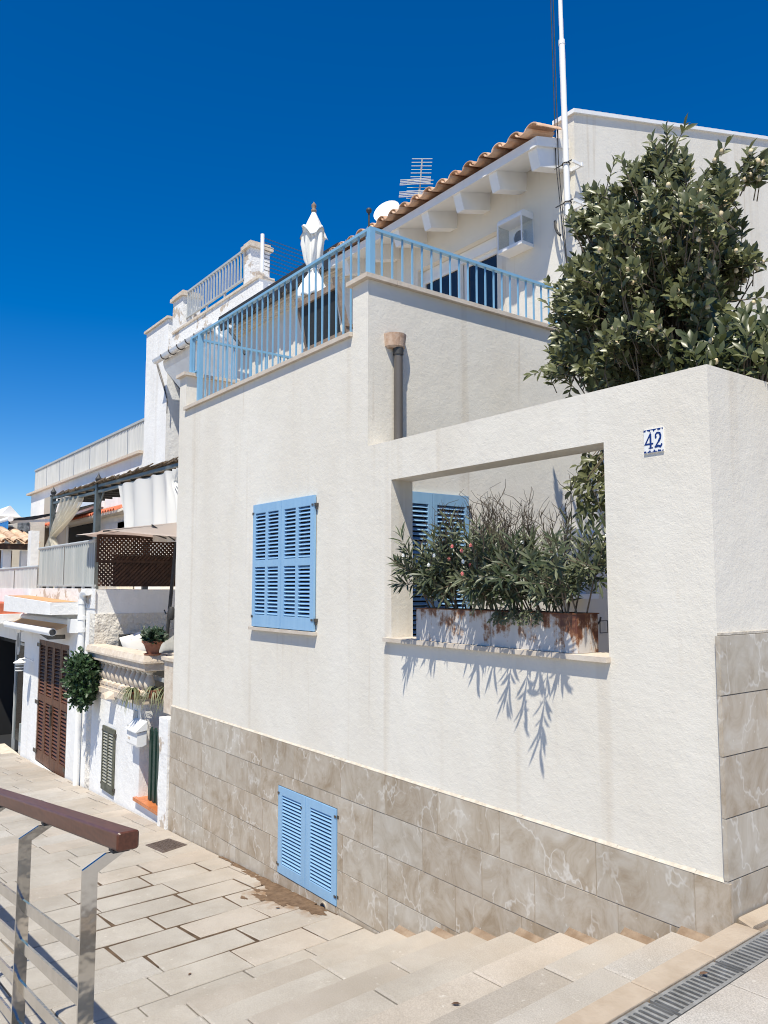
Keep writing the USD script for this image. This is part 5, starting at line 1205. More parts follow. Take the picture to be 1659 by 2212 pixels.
# brown door of four louvred leaves
shutter(t, YM(.06), xdo0, xdo1, zd0, zd1, 4, 1, 2, .062, BROWNWOOD, d=.05, stile=.075, topr=.10, botr=.20, midr=.12, leafname='door_leaf', slat_t=.010, hinge=None)
for x, s in ((xdo0, -1), (xdo1, 1)):
    for z in (zd1-.10, -.45, zd0+.16):
        MB().box(x-(.14 if s < 0 else -.0), x+(.10 if s < 0 else .0)-(0 if s < 0 else .12), -.004, .004, z-.035, z+.03).put(t, 'door_hinge', HINGE)
b = MB(); b.box(-12.36, -12.28, -.03, .005, -.52, -.46).box(-12.33, -12.30, -.02, .005, -.75, -.40); b.put(t, 'door_handle', HINGE)
MB().box(xdo0-.1, xdo1+.1, -.05, .0, -1.62, -1.475).put(t, 'threshold', WHITE)
# canopy
cx1 = -10.845; cx0 = -14.22; cY = -.44
b = MB(); b.hexa([(cx0, cY, 1.165), (cx1, cY, 1.19), (cx1, -.001, 1.19), (cx0, -.001, 1.165), (cx0, cY, 1.455), (cx1, cY, 1.38), (cx1, -.001, 1.38), (cx0, -.001, 1.455)]); b.put(t, 'canopy_slab', WHITE)
b = MB(); b.add([(cx0+.05, cY+.04, 1.459), (cx1-.03, cY+.04, 1.384), (cx1-.03, -.014, 1.386), (cx0+.05, -.014, 1.461)], [[0, 1, 2, 3]]); b.put(t, 'canopy_screed', ORANGEF)
MB().box(-18, cx0-.25, cY-.05, -.001, .92, 1.10).put(t, 'second_canopy', WHITE)
MB().box(-18, cx0-.3, cY-.03, -.02, 1.10, 1.30).put(t, 'second_canopy_tiles', REDTILE)
# dark shop entrance at the far left
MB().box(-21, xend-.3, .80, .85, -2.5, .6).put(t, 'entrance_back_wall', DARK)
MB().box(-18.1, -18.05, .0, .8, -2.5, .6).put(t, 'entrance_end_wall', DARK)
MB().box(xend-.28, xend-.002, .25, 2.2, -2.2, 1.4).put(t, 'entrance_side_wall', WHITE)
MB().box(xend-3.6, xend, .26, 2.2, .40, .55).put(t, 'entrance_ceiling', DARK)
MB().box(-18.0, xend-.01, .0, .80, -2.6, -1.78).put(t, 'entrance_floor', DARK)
ge = G1(150, 250, .12); gf = G1(345, 320, .12)
MB().extr(frame(-15.9, -1.55, xend-.03, .48, .05), 0, .05, YM(.2)).put(t, 'glass_door_frame', GREYM)
MB().extr(SBox(-15.85, -1.5, xend-.08, .43), .02, .026, YM(.2)).put(t, 'glass_door_pane', GLASS)
MB().box(-15.9, xend+.0, -.25, .02, -1.72, -1.60).put(t, 'entrance_step', SANDST)
MB().box(-15.6, -14.75, .22, .45, -1.77, -1.17).put(t, 'shop_counter', WHITE)
# terrace: wall below, base rail, balusters, cap
XT = -7.98
MB().extr(SBox(XC, -2, XT, .12), -.22, 0, YM(0)).put(t, 'terrace_wall', WHITE)
MB().box(XT-.22, XT, .22, 1.6, -2, .12).put(t, 'terrace_side_wall', WHITE)
MB().box(XC, XT-.22, .22, 1.6, -.05, .10).put(t, 'terrace_floor', SANDST)
MB().box(XC+.002, XT+.03, -.045, .13, .125, .20).box(XC+.002, XT-.0, -.02, .10, .20, .25).put(t, 'base_rail', SANDST)
MB().box(XT-.13, XT+.03, .131, 1.3, .125, .20).box(XT-.10, XT+.0, .131, 1.3, .20, .25).put(t, 'base_rail', SANDST)
XK = -7.60
MB().box(XC+.002, XK, -.12, .20, .675, .70).hexa([(XC+.002, -.12, .70), (XK, -.12, .70), (XK, .20, .70), (XC+.002, .20, .70), (XC+.002, -.095, .77), (XK-.025, -.095, .77), (XK-.025, .175, .77), (XC+.002, .175, .77)]).box(XC+.002, XK-.03, -.09, .17, .58, .675).put(t, 'cap_rail', SANDST)
MB().box(XK-.31, XK, .201, 1.3, .675, .70).box(XK-.285, XK-.025, .201, 1.3, .70, .77).box(XK-.28, XK-.03, .201, 1.3, .58, .675).put(t, 'cap_rail', SANDST)
def baluster(x, y):
    z = .25; H = .33
    pr = [(.070, 0), (.070, .04), (.045, .05), (.040, .065), (.062, .10), (.072, .14), (.066, .185), (.046, .235), (.034, .265), (.040, .275), (.052, .29), (.055, .30)]
    b = MB().lathe(pr, (x, y, z), 12); b.box(x-.062, x+.062, y-.062, y+.062, z+.30, z+.329).box(x-.068, x+.068, y-.068, y+.068, z-.004, z+.03)
    b.put(t, 'baluster', SANDST, smooth=35)
for k in range(11): baluster(-9.86+k*.187*1.0, .04)
baluster(-7.80, .04); baluster(-7.78, .36); baluster(-7.78, .62)
MB().box(-7.40, -7.02, .03, .40, .735, .775).box(-7.36, -7.06, .06, .37, .1, .735).put(t, 'low_stone_post', SANDST)
# small gate opening between terrace wall and cream house
MB().box(XT, -7.19, .62, .80, -2.2, .10).put(t, 'gate_back_wall', ROUGHW)
MB().box(XT, -7.19, .0, .62, -2.2, -1.075).put(t, 'gate_parapet', WHITE)
for k in range(3):
    x0 = XT-.06+k*.285; MB().box(x0, x0+.28, -.05, .30, -1.072, -1.03).put(t, 'sill_tile', ORANGET)
b = MB(); zz_ = -2.0
zs_ = np.linspace(-1.6, .08, 9)
V = []; 
for z in zs_: 
    w = R.uniform(-.012, .012); V += [(-7.185+w, -.045-R.uniform(0, .012), z), (XL-.004, -.045, z), (XL-.004, .2, z), (-7.185+w, .2, z)]
F = [[4*i+k, 4*i+(k+1) % 4, 4*i+4+(k+1) % 4, 4*i+4+k] for i in range(8) for k in range(4)]+[[32, 33, 34, 35]]
b.add(V, F); b.put(t, 'end_pillar', PEEL)
# green shutter
shutter(t, YM(0), -9.42, -8.90, -1.20, -.325, 1, 2, 1, .042, OLDGREEN, slatm=pbr('sun_bleached_slats', (.26, .26, .21), (.34, .33, .28), 12, rough=.85), stile=.05, mid=.045, topr=.07, botr=.10, d=.03)
MB().extr(SBox(-8.13, -.03, -7.995-.02, .11) if False else SBox(-8.22, -.12, -8.07, .03), .001, .012, YM(0)).put(t, 'meter_hatch', GREYM)

# pickets of the gate
g_ = thing('picket_gate', 'three dark green pointed pickets of a gate behind the orange sill', 'gate', (-7.6, .34, -1.03))
for k, (x, z) in enumerate(((-7.745, -.13), (-7.61, -.12), (-7.475, -.11))):
    pl_ = Polygon([(x-.036, -1.02), (x+.036, -1.02), (x+.036, z-.09), (x+.024, z-.04), (x, z), (x-.024, z-.04), (x-.036, z-.09)])
    MB().extr(pl_, -.03, 0, YM(.05)).put(g_, 'picket', GREENP)
for z in (-.25, -.90): MB().box(-7.80, -7.2, .081, .105, z-.04, z+.04).put(g_, 'rail', GREENP)

# mailbox
M1 = lambda x, y, Y: py(320/1.8228+x*400/1552/1.8228, 2430/1.8228+y*400/1552/1.8228, Y)
ma, mb_ = M1(700, 1700, -.12), M1(850, 1990, -.12); x0, x1, z0, z1 = ma[0], mb_[0], mb_[2], ma[2]-.01
t2 = thing('mailbox', 'white metal mailbox with sloping lid on the white wall beside the gate', 'mailbox', ((x0+x1)/2, -.06, z0))
b = MB(); pr = [(-.001, z0+.02), (-.05, z0), (-.12, z0+.0), (-.125, z0+.02), (-.12, z1), (-.001, z1+.02)]
V = [(x0, y, z) for y, z in pr]+[(x1, y, z) for y, z in pr]; m_ = 6
F = [[k, m_+k, m_+(k+1) % m_, (k+1) % m_] for k in range(m_)]; F = [[f[0], f[1], f[2]] for f in F]+[[f[0], f[2], f[3]] for f in F]+[[0, k, k+1] for k in range(1, 5)]+[[m_, m_+k+1, m_+k] for k in range(1, 5)]
b.add(V, F); b.put(t2, 'box_body', WPAINT)
MB().hexa([(x0-.015, -.15, z1+.008), (x1+.015, -.15, z1+.008), (x1+.015, -.001, z1+.03), (x0-.015, -.001, z1+.03), (x0-.015, -.15, z1+.02), (x1+.015, -.15, z1+.02), (x1+.015, -.001, z1+.14), (x0-.015, -.001, z1+.14)]).put(t2, 'lid', WPAINT)
MB().box(x0+.05, x0+.13, -.126, -.1215, z0+.06, z0+.09).put(t2, 'name_plate', SANDST); MB().box(x0+.03, x0+.05, -.126, -.121, z0+.20, z0+.23).put(t2, 'lock', IRON)

# white downpipe
xp = -10.50
t2 = thing('downpipe', 'white plastic downpipe beside the brown door, bending under the balcony', 'downpipe', (xp, -.05, -1.4))
MB().tube([(xp, -.06, -1.42), (xp, -.06, .95)], .045, 12).put(t2, 'lower_pipe', WPAINT, smooth=40)
MB().tube([(xp, -.06, .94), (xp, -.06, 1.42), (xp+.02, -.06, 1.50), (xp+.10, -.06, 1.54), (xp+.30, -.06, 1.55)], .055, 12).put(t2, 'upper_pipe', WPAINT, smooth=40)
for z in (.93, 1.12, 1.36): MB().tube([(xp, -.06, z), (xp, -.06, z+.06)], .064, 12).put(t2, 'pipe_collar', WPAINT, smooth=40)
MB().tube([(xp, -.06, -1.40), (xp, -.08, -1.44), (xp-.02, -.17, -1.46)], .05, 10).put(t2, 'outlet_shoe', WPAINT, smooth=40)

# roller awning over the brown door
ra0, ra1 = py(*D1(105, 700), -.33), py(*D1(815, 830), -.33)
t2 = thing('roller_awning', 'half open sand coloured roller awning with white front bar over the brown door', 'awning', ((ra0[0]+ra1[0])/2, -.3, .9))
xr0, xr1, zr = ra0[0], ra1[0], (ra0[2]+ra1[2])/2
wz = 1.06
g = [[(xx, -.03+(-.33+.03)*f, wz+(zr+.03-wz)*f-.03*math.sin(math.pi*f)) for xx in np.linspace(xr0, xr1+.02, 8)] for f in np.linspace(0, 1, 8)]
b = MB(); sheet(b, g); b.put(t2, 'canvas', AWNB)
MB().tube([(xr0, -.33, zr), (xr1, -.33, zr)], .062, 14).put(t2, 'front_bar', WPAINT, smooth=40)
MB().tube([(xr1, -.33, zr), (xr1+.015, -.33, zr)], .05, 12).put(t2, 'bar_end_cap', IRON)
MB().tube([(xr0, -.06, wz), (xr1+.05, -.06, wz)], .05, 10).put(t2, 'roller', WPAINT)
MB().box(xr1+.04, xr1+.24, -.12, -.001, .90, wz+.06).put(t2, 'side_bracket', WPLAST)
MB().beam((xr1-.2, -.10, .82), (xr1-.5, -.25, .80), .06, .07).beam((xr1-.5, -.25, .80), (xr1-.9, -.31, zr-.02), .06, .06).put(t2, 'folding_arm', HINGE)
MB().beam((xr0+.3, -.10, .82), (xr0+.6, -.25, .80), .06, .07).beam((xr0+.6, -.25, .80), (xr0+.9, -.31, zr-.02), .06, .06).put(t2, 'folding_arm', WPAINT)

# oval plaque and wall lamp
c = py(*D1(295, 965), 0)
t2 = thing('oval_plaque', 'oval blue and white ceramic plaque on the shaded white wall left of the door', 'plaque', c)
ov = affinity.scale(Point(c[0], c[2]).buffer(1, 20), .15, .27)
MB().extr(ov, 0.001, .015, YM(0)).put(t2, 'plate', pbr('grey_blue_glaze', (.20, .25, .30), (.45, .47, .48), 9, rough=.3))
MB().extr(affinity.scale(ov, .6, .45).union(affinity.translate(affinity.scale(ov, .18, .25), 0, .11)), .0155, .019, YM(0)).put(t2, 'blue_motif', pbr('slate_blue_glaze', (.05, .09, .13), rough=.3))
c = G1(305, 480, -.22)
t2 = thing('cage_wall_lamp', 'white marine wall lamp with cage beside the dark shop entrance', 'wall lamp', c)
MB().lathe([(0.015, .13), (.03, .11), (.11, .065), (.112, .055), (.02, .06)], c, 16).put(t2, 'shade', WPAINT, smooth=35)
MB().lathe([(.045, -.09), (.055, -.03), (.055, .03), (.04, .055)], c, 14).put(t2, 'glass', GLASS, smooth=True)
for z in (-.085, -.03, .025): MB().tube([c+np.array([.068*math.cos(a), .068*math.sin(a), z]) for a in np.linspace(0, 2*np.pi, 15)], .008, 5).put(t2, 'cage_ring', WPAINT)
MB().tube([c+np.array([0, 0, .12]), c+np.array([.04, .10, .14]), c+np.array([.06, .215, .08])], .014, 8).put(t2, 'arm', WPAINT)

# balcony screens
def screen(name, label, x0, x1, Y, z0, z1, mt, seams):
    s = thing(name, label, 'screen', ((x0+x1)/2, Y, z0)); n = seams
    for k in range(n):
        b = MB(); corrugated(b, x0+(x1-x0)*k/n, x0+(x1-x0)*(k+1)/n-.015, Y, z0, z1, .115, .018); b.put(s, 'sheet', mt)
    MB().tube([(x0, Y, z1+.02), (x1, Y, z1+.02)], .028, 8).put(s, 'top_rail', GREYM); MB().box(x0, x1, Y-.02, Y+.02, z0-.03, z0).put(s, 'bottom_rail', GREYM)
    for k in range(7):
        x = x0+.1+(x1-x0-.2)*k/6; MB().box(x-.02, x+.02, Y-.01, Y+.03, z0-.12, z0-.03).put(s, 'foot', WPAINT)
    return s
screen('balcony_screen', 'grey green corrugated screen on the balcony above the concrete canopy', -13.62, -10.15, .02, 1.66, 2.31, CORRUG, 2)
screen('balcony_screen', 'lower pale corrugated screen at the left edge beyond the balcony corner', -19.5, -13.66, .02, 1.05, 1.98, CORRUGW, 3)

# lattice panel on the side of the balcony
zl0, zl1, yl0, yl1 = 1.60, 2.43, .02, 2.0
t2 = thing('lattice_panel', 'dark brown diagonal wood lattice on the balcony side above the rough wall', 'lattice', (XC, 1, 1.6))
MB().extr(frame(yl0, zl0, yl1, zl1, .035), -.01, .03, XM(XC-.1)).put(t2, 'frame', LATTICE)
rect = SBox(yl0+.035, zl0+.035, yl1-.035, zl1-.035)
for s, w0 in ((1, .008), (-1, -.006)):
    k = -40
    while k < 60:
        c = k*.066; 
        line = LineString([(yl0-1+c, zl0-1 if s > 0 else zl1+1), (yl0-1+c+4, zl0+3 if s > 0 else zl1-3)]).buffer(.0145, cap_style=2).intersection(rect)
        if not line.is_empty and line.area > 2e-4: MB().extr(line, w0, w0+.011, XM(XC-.1)).put(t2, 'lattice_slat', LATTICE)
        k += 1
# backing reed mat seen through the lower lattice
MB().extr(SBox(yl0+.3, zl0+.03, yl1, zl0+.52), -.09, -.07, XM(XC-.1)).put(t2, 'reed_backing', pbr('brown_reed_mat', (.07, .04, .025), (.15, .085, .05), 30, (1, 6, 1), .9))

# pergola with curtains
YP = .95
t2 = thing('pergola', 'dark metal pergola with pointed post finials and dry reed roof on the balcony', 'pergola', (-12, YP, 1.6))
P1x, P2x, P3x = py(114, 1110, YP)[0], py(211, 1100, YP)[0], py(395, 1010, YP)[0]
zp1, zp2 = py(115, 1078, YP)[2], py(213, 1052, YP)[2]
DGM = pbr('slate_grey_metal', (.07, .085, .09), (.11, .125, .13), 6, rough=.4)
zbm = lambda x: zp1+(zp2-zp1)*(x-P1x)/(P2x-P1x)
for x in (P1x, P2x):
    MB().box(x-.05, x+.05, YP-.05, YP+.05, 1.5, zbm(x)+.05).put(t2, 'post', DGM)
    MB().lathe([(.075, 0), (.075, .03), (.04, .045), (.06, .08), (.065, .11), (.03, .16), (.012, .20), (0, .24)], (x, YP, zbm(x)+.05), 12).put(t2, 'finial', IRON, smooth=35)
for x in (P1x, P2x): MB().box(x-.05, x+.05, 1.86, 1.96, 1.5, zbm(x)).put(t2, 'post', DGM)
MB().beam((P1x, YP, zp1-.10), (P3x, YP, zbm(P3x)*0+zp2-.16), .05, .05).put(t2, 'lower_beam', DGM); MB().beam((P1x, YP, zp1+.02), (P3x, YP, zp2-.06), .06, .05).put(t2, 'upper_beam', DGM)
for k in range(14):
    x = P1x+(P3x-P1x)*(k+.5)/14; MB().beam((x, YP+.03, zp1-.04-.1*k/14), (x, 1.85, zp1-.02-.1*k/14), .035, .05).put(t2, 'cross_bar', IRON)
b = MB(); 
for k in range(160):
    x = P1x+.3+(P3x-P1x-.3)*R.random(); y = YP-.08+R.random()*.15; b.beam((x, y, zp1+.04-.1*(x-P1x)/(P3x-P1x)+R.uniform(-.01, .03)), (x+R.uniform(.3, .7), y+R.uniform(-.06, .06), zp1+.05-.1*(x-P1x)/(P3x-P1x)+R.uniform(-.01, .04)), .02, .014)
REED = pbr('dry_reed', (.10, .07, .045), (.24, .18, .12), 20, rough=.9)
b.put(t2, 'reed_edge', REED, kind='stuff')
MB().hexa([(P1x+.3, YP, zp1+.04), (P3x, YP, zp1-.06), (P3x, 1.8, zp1-.04), (P1x+.3, 1.8, zp1+.06), (P1x+.3, YP, zp1+.07), (P3x, YP, zp1-.03), (P3x, 1.8, zp1-.01), (P1x+.3, 1.8, zp1+.09)]).put(t2, 'reed_roof', REED)
# brace
for x in (P1x, P2x): MB().beam((x+.02, YP, zbm(x)-.45), (x+.38, YP, zbm(x)-.10), .025, .025).put(t2, 'brace', DGM)
# gauze curtain
E1 = lambda x, y, Y: py(300/1.8228+x*420/1659/1.8228, 1750/1.8228+y*420/1659/1.8228, Y)
C1 = lambda x, y, Y=YP: py(x*420/1429/1.8228, 1800/1.8228+y*420/1429/1.8228, Y)
t3 = thing('gauze_curtain', 'sheer cream curtain gathered and tied at the left pergola post', 'curtain', (P1x+.5, YP, 2.3))
topL, topR = C1(800, 540), C1(1105, 520); tie = C1(700, 1075); bot0, bot1 = C1(590, 1190), C1(830, 1165)
g = []
for f in np.linspace(0, 1, 22):
    row = []
    for u in np.linspace(0, 1, 36):
        tp = topL+(topR-topL)*u
        ti = tie+np.array([(u-.5)*.16, 0, 0])
        bt = bot0+(bot1-bot0)*u-np.array([0, 0, .2])
        if f < .80:
            s = f/.80; e = s**1.6; p = tp*(1-e)+ti*e; p[2] = tp[2]+(ti[2]-tp[2])*s
        else:
            s = (f-.8)/.2; p = ti*(1-s)+bt*s
        p = p+np.array([0, .07*math.sin(u*34+f*3)*(.4+.6*math.sin(math.pi*min(f/.8, 1)*.5+.4)), 0]); row.append(p)
    g.append(row)
b = MB(); sheet(b, g); b.put(t3, 'cloth', GAUZE, smooth=True)
# white curtain
t3 = thing('white_curtain', 'heavy white curtain with folds hanging from the pergola beam beside the cream house', 'curtain', (-8.6, YP, 2.3))
tl, tr = E1(655, 640, YP-.06), E1(1500, 400, YP-.06); bl, br_ = E1(735, 1500, YP-.06), E1(1560, 1520, YP-.06)
g = []
for f in np.linspace(0, 1, 26):
    row = []
    for u in np.linspace(0, 1, 110):
        p = (tl+(tr-tl)*u)*(1-f)+(bl+(br_-bl)*u)*f
        fo = 1.0*u*26
        amp = .022+.055*f
        pinch = math.exp(-((u-.93)/.06)**2)*math.exp(-((f-.25)/.2)**2)
        p = p+np.array([.05*f*math.sin(fo*.5+1)-.12*pinch*(u-.93)/.06, amp*math.sin(fo+1.3*math.sin(u*7)+f*2.2*(1-u))+.03*f*math.sin(fo*.37), -.015*math.sin(fo*1.0)*(1-f)]); row.append(p)
    g.append(row)
b = MB(); sheet(b, g); b.put(t3, 'cloth', CURT, smooth=True)
t4 = thing('white_curtain', 'narrow strip of white curtain tied up at the wall of the cream house', 'curtain', (-7.3, YP, 2.3))
g = []
for f in np.linspace(0, 1, 16):
    row = []
    for u in np.linspace(0, 1, 24):
        p = E1(1495, 400, YP-.05)*(1-f)+E1(1580, 1420, YP-.05)*f; x = p[0]+u*.55*(1-.6*math.exp(-((f-.22)/.12)**2)); row.append((x, YP-.05+.05*math.sin(u*22), p[2]))
    g.append(row)
b = MB(); sheet(b, g); b.put(t4, 'cloth', CURT, smooth=True)

# beige half parasol over the terrace
Yc_ = .95; pA, pB = py(223, 1143, -.2), py(164.6, 1152.4, -.2)
pb_, pt_ = py(359, 1390, Yc_), py(381, 1168, Yc_)
t3 = thing('half_parasol', 'open beige terrace parasol on a slightly leaning black pole', 'parasol', (pb_[0], Yc_, .1))
dirp = (pt_-pb_)/np.linalg.norm(pt_-pb_); p_low = pb_-dirp*((pb_[2]-.1)/dirp[2])
top_ = pt_+dirp*.22
MB().tube([p_low, top_], .028, 12).put(t3, 'pole', IRON, smooth=40)
MB().lathe([(0, 0), (.22, 0), (.22, .05), (.05, .08), (0, .08)], (p_low[0], p_low[1], .10), 18).put(t3, 'foot', IRON)
kn = py(370, 1325, Yc_)
MB().lathe([(.03, -.10), (.05, -.06), (.055, 0), (.05, .06), (.03, .10)], kn, 12).put(t3, 'crank_housing', IRON, smooth=35)
MB().tube([kn, kn+np.array([-.10, -.05, .0]), kn+np.array([-.13, -.06, .05])], .010, 6).put(t3, 'crank_handle', IRON)
xa_, xb2 = pA[0], pB[0]; y0_, y1_ = -.2, 2.1; zr_ = pA[2]-.01; hub = np.array([top_[0], Yc_, top_[2]+.06])
corn = [(xb2, y0_, zr_), (xa_, y0_, zr_), (xa_, y1_, zr_-.06), (xb2, y1_, zr_-.1)]
b = MB(); N_ = 10; V = []
for k in range(4):
    a_, c_ = np.array(corn[k]), np.array(corn[(k+1) % 4])
    tri = []
    for i in range(N_+1):
        f = i/N_; row = []
        for j in range(N_+1):
            u = j/N_; e = a_*(1-u)+c_*u; p = hub*(1-f)+e*f; p = p-np.array([0, 0, .07*f*math.sin(math.pi*u)*(1 if f < 1 else .6)])*.7; row.append(p)
        tri.append(row)
    sheet(b, tri)
b.put(t3, 'canopy', BEIGEC, smooth=20)
for k in range(4): 
    c_ = np.array(corn[k]); MB().beam(hub-np.array([0, 0, .03]), c_-np.array([0, 0, .02]), .018, .022).put(t3, 'rib', IRON)
for c_ in ((xa_, (y0_+Yc_)/2), (xb2, (y0_+Yc_)/2), (xa_, 1.6), (xb2, 1.6)):
    e_ = np.array([hub[0]+(c_[0]-hub[0])*.55, Yc_+(c_[1]-Yc_)*.75, hub[2]-.06]); MB().tube([hub-np.array([0, 0, .30]), e_], .012, 6).put(t3, 'strut', IRON)

# things on the terrace
F1 = lambda x, y, Y: py(320/1.8228+x*400/1552/1.8228, 2430/1.8228+y*400/1552/1.8228, Y)
p = F1(1090, 520, .03); p[2] = .771; sc_ = (1270-912)*400/1552/1.8228*proj(p)[2]/FOC/2
t3 = thing('plant_pot', 'wide terracotta bowl pot with saucer standing on the balustrade corner', 'pot', p)
s_ = sc_/.2*.92
MB().lathe([(.10*s_, .02), (.155*s_, .13), (.185*s_, .155), (.20*s_, .16), (.20*s_, .185), (.175*s_, .185), (.17*s_, .15), (0, .15)], p, 24, caps=False).put(t3, 'bowl', POTC, smooth=35)
MB().lathe([(0, .0), (.14*s_, 0), (.165*s_, .022), (.15*s_, .022), (.13*s_, .012), (0, .012)], p, 24, caps=False).put(t3, 'saucer', POTC, smooth=35)
t4 = thing('pot_plant', 'dark leafy succulent growing in the terracotta bowl', 'plant', p+np.array([0, 0, .16]))
data = [twig_leaves(p+np.array([G.uniform(-.14, .14), G.uniform(-.1, .1), .15]), np.array([G.normal()*.5, G.normal()*.4, 1]), G.uniform(.08, .2), 9, .07, .045) for _ in range(34)]
P_ = [np.concatenate([d[i] for d in data]) for i in range(5)]; b = MB(); leaves(b, *P_); b.put(t4, 'foliage', SUCC, kind='stuff', smooth=True)
# sofa with cushions against the side wall
FX = lambda x, y, X: px(320/1.8228+x*400/1552/1.8228, 2430/1.8228+y*400/1552/1.8228, X)
s0, s1 = FX(632, 270, -9.80), FX(950, 252, -9.80); zs0 = s0[2]
t3 = thing('garden_sofa', 'dark grey sofa back showing above the balustrade cap', 'sofa', (-9.7, s0[1]+.6, .1))
MB().box(-9.98, -9.80, s0[1], s0[1]+1.5, .1, zs0).put(t3, 'backrest', CUSHG); MB().box(-9.80, -9.2, s0[1]+.02, s0[1]+1.5, .1, .48).put(t3, 'seat', CUSHG); MB().box(-9.80, -9.25, s0[1], s0[1]+.12, .481, .66).put(t3, 'armrest', CUSHG)
def cushion(name, label, c, w, h, th, tilt_, mt):
    t_ = thing(name, label, 'cushion', c); b = MB(); n = 12
    for sgn in (1, -1):
        V = []
        for i in range(n+1):
            for j in range(n+1):
                u, v = i/n*2-1, j/n*2-1; d_ = sgn*th*((1-u**4)*(1-v**4))**.5; q = np.array([d_, u*w*(1-.06*(1-abs(v))), v*h*(1-.06*(1-abs(u)))])
                ca, sa = math.cos(tilt_), math.sin(tilt_); V.append(np.array(c)+np.array([q[0]-.25*q[2], q[1]*ca-q[2]*sa, q[1]*sa+q[2]*ca]))
        F = [[i*(n+1)+j, (i+1)*(n+1)+j, (i+1)*(n+1)+j+1, i*(n+1)+j+1] for i in range(n) for j in range(n)]; b.add(V, F if sgn > 0 else [f[::-1] for f in F])
    b.put(t_, 'cover', mt, smooth=True)
c = FX(830, 425, -9.62); cushion('cushion', 'white cushion with faint red pattern leaning on the dark sofa', c, .20, .17, .07, .25, CUSHW)
c = FX(1340, 370, -9.62); cushion('cushion', 'pale grey cushion behind the parasol pole', c, .17, .19, .07, 0, pbr('pale_grey_cloth', (.42, .42, .40), (.5, .5, .48), 12))

# topiary, spider plants
p = py(180, 1468, -.20)
t3 = thing('hanging_bush', 'dense dark green clipped bush against the downpipe between door and balustrade', 'bush', p)
data = []; rad = np.array([.23, .17, .33])
for k in range(520):
    d = G.normal(size=3); d /= np.linalg.norm(d); sh = (abs(d)**3).sum()**(-1/3.); q = p+d*sh*rad*G.uniform(.72, 1.03)*(1-.08*math.sin(9*d[2]+2*d[0]))
    n = 6; ax = rv(n)*.7+d*.9+np.array([0, 0, .2]); data.append((q+rv(n, .02), ax, np.tile(d, (n, 1))+rv(n, .4), G.uniform(.05, .075, n), G.uniform(.03, .045, n)))
for k in range(46):
    e_ = G.normal(size=3); e_ /= np.linalg.norm(e_); e_[1] = -abs(e_[1]); data.append(twig_leaves(p+e_*rad*.85, e_+np.array([0, 0, .4]), G.uniform(.10, .20), 9, .06, .035))
P_ = [np.concatenate([d[i] for d in data]) for i in range(5)]
b = MB(); leaves(b, *P_, droop=.15, fold=.1); b.put(t3, 'foliage', BUSHL, kind='stuff', smooth=True)
b = MB(); 
for k in range(16): b.tube([p+np.array([0, 0, -.3]), p+np.array([G.normal()*.1, G.normal()*.08, G.uniform(-.2, .3)])], .007, 5)
b.tube([p+np.array([0, .12, -.38]), p+np.array([0, 0, .1])], .02, 6); b.put(t3, 'stems', BARK)
def spider(label, c, n, L):
    t_ = thing('spider_plant', label, 'plant', c); b = MB()
    for k in range(n):
        a_ = G.uniform(0, 2*np.pi); d = np.array([math.cos(a_), math.sin(a_)*.8-.25, 0]); l = L*G.uniform(.6, 1.15); up_ = G.uniform(.35, .9); w = .0075; q = []
        for f in np.linspace(0, 1, 7):
            q.append(np.array(c)+d*l*.62*f+np.array([0, 0, l*(up_*f-1.15*f*f)]))
        q = np.array(q); sd = np.cross(d, [0, 0, 1]); sd /= np.linalg.norm(sd)
        ww = w*np.array([.7, 1, 1.1, 1, .8, .5, .05])[:, None]
        V = np.concatenate([q-sd*ww, q+np.array([0, 0, -.003]), q+sd*ww]); F = [[i, i+1, 8+i, 7+i] for i in range(6)]+[[7+i, 8+i, 15+i, 14+i] for i in range(6)]; b.add(V, F)
    b.put(t_, 'blades', SPIDL, kind='stuff', smooth=True)
    MB().lathe([(0, -.1), (.07, -.1), (.09, .0), (0, .0)], c, 12).put(t_, 'root_pot', POTC)
spider('big spider plant spilling over the wall below the left part of the balustrade', F1(790, 1130, -.10), 80, .34)
spider('spider plant at the corner of the balustrade, leaning on the end baluster', F1(1120, 1110, .08), 40, .32)
spider('spider plant squeezed between balustrade and cream house', F1(1330, 1120, .25), 50, .36)

# spout stone on the terrace wall
c = F1(440, 1180, -.06); t3 = thing('stone_spout', 'small sandstone water spout jutting from the top of the white wall', 'spout', c)
MB().hexa([(c[0]-.10, -.16, c[2]-.05), (c[0]+.10, -.16, c[2]-.05), (c[0]+.13, 0, c[2]-.06), (c[0]-.13, 0, c[2]-.06), (c[0]-.06, -.16, c[2]+.01), (c[0]+.06, -.16, c[2]+.01), (c[0]+.11, -.0, c[2]+.05), (c[0]-.11, 0, c[2]+.05)]).put(t3, 'spout_stone', SANDST)

# ================================================================== HANDRAIL
YH = -2.666
t2 = thing('handrail', 'steel handrail with brown wooden grip rail beside the steps in the foreground', 'handrail', (-1.2, YH, 0))
Hs = -.135
hz_ = lambda x: .75-Hs*-1*0 + (x+.681)*.135
xh0, xh1 = -9.0, -.681
hwid, hh2 = .040, .033
prof = SBox(-hwid, -hh2, hwid, hh2).buffer(-.012).buffer(.012, 4)
nv = np.array(prof.exterior.coords)[:-1]; m_ = len(nv)
V = []
for x in (xh0, xh1-.006, xh1):
    k = .86 if x == xh1 else 1.0
    for u, v in nv: V.append((x, YH+u*k, hz_(x)+v*k))
F = [[i*m_+k, i*m_+(k+1) % m_, (i+1)*m_+(k+1) % m_, (i+1)*m_+k] for i in range(2) for k in range(m_)]
F = [[f[0], f[1], f[2]] for f in F]+[[f[0], f[2], f[3]] for f in F]+[[2*m_, 2*m_+k, 2*m_+k+1] for k in range(1, m_-1)]
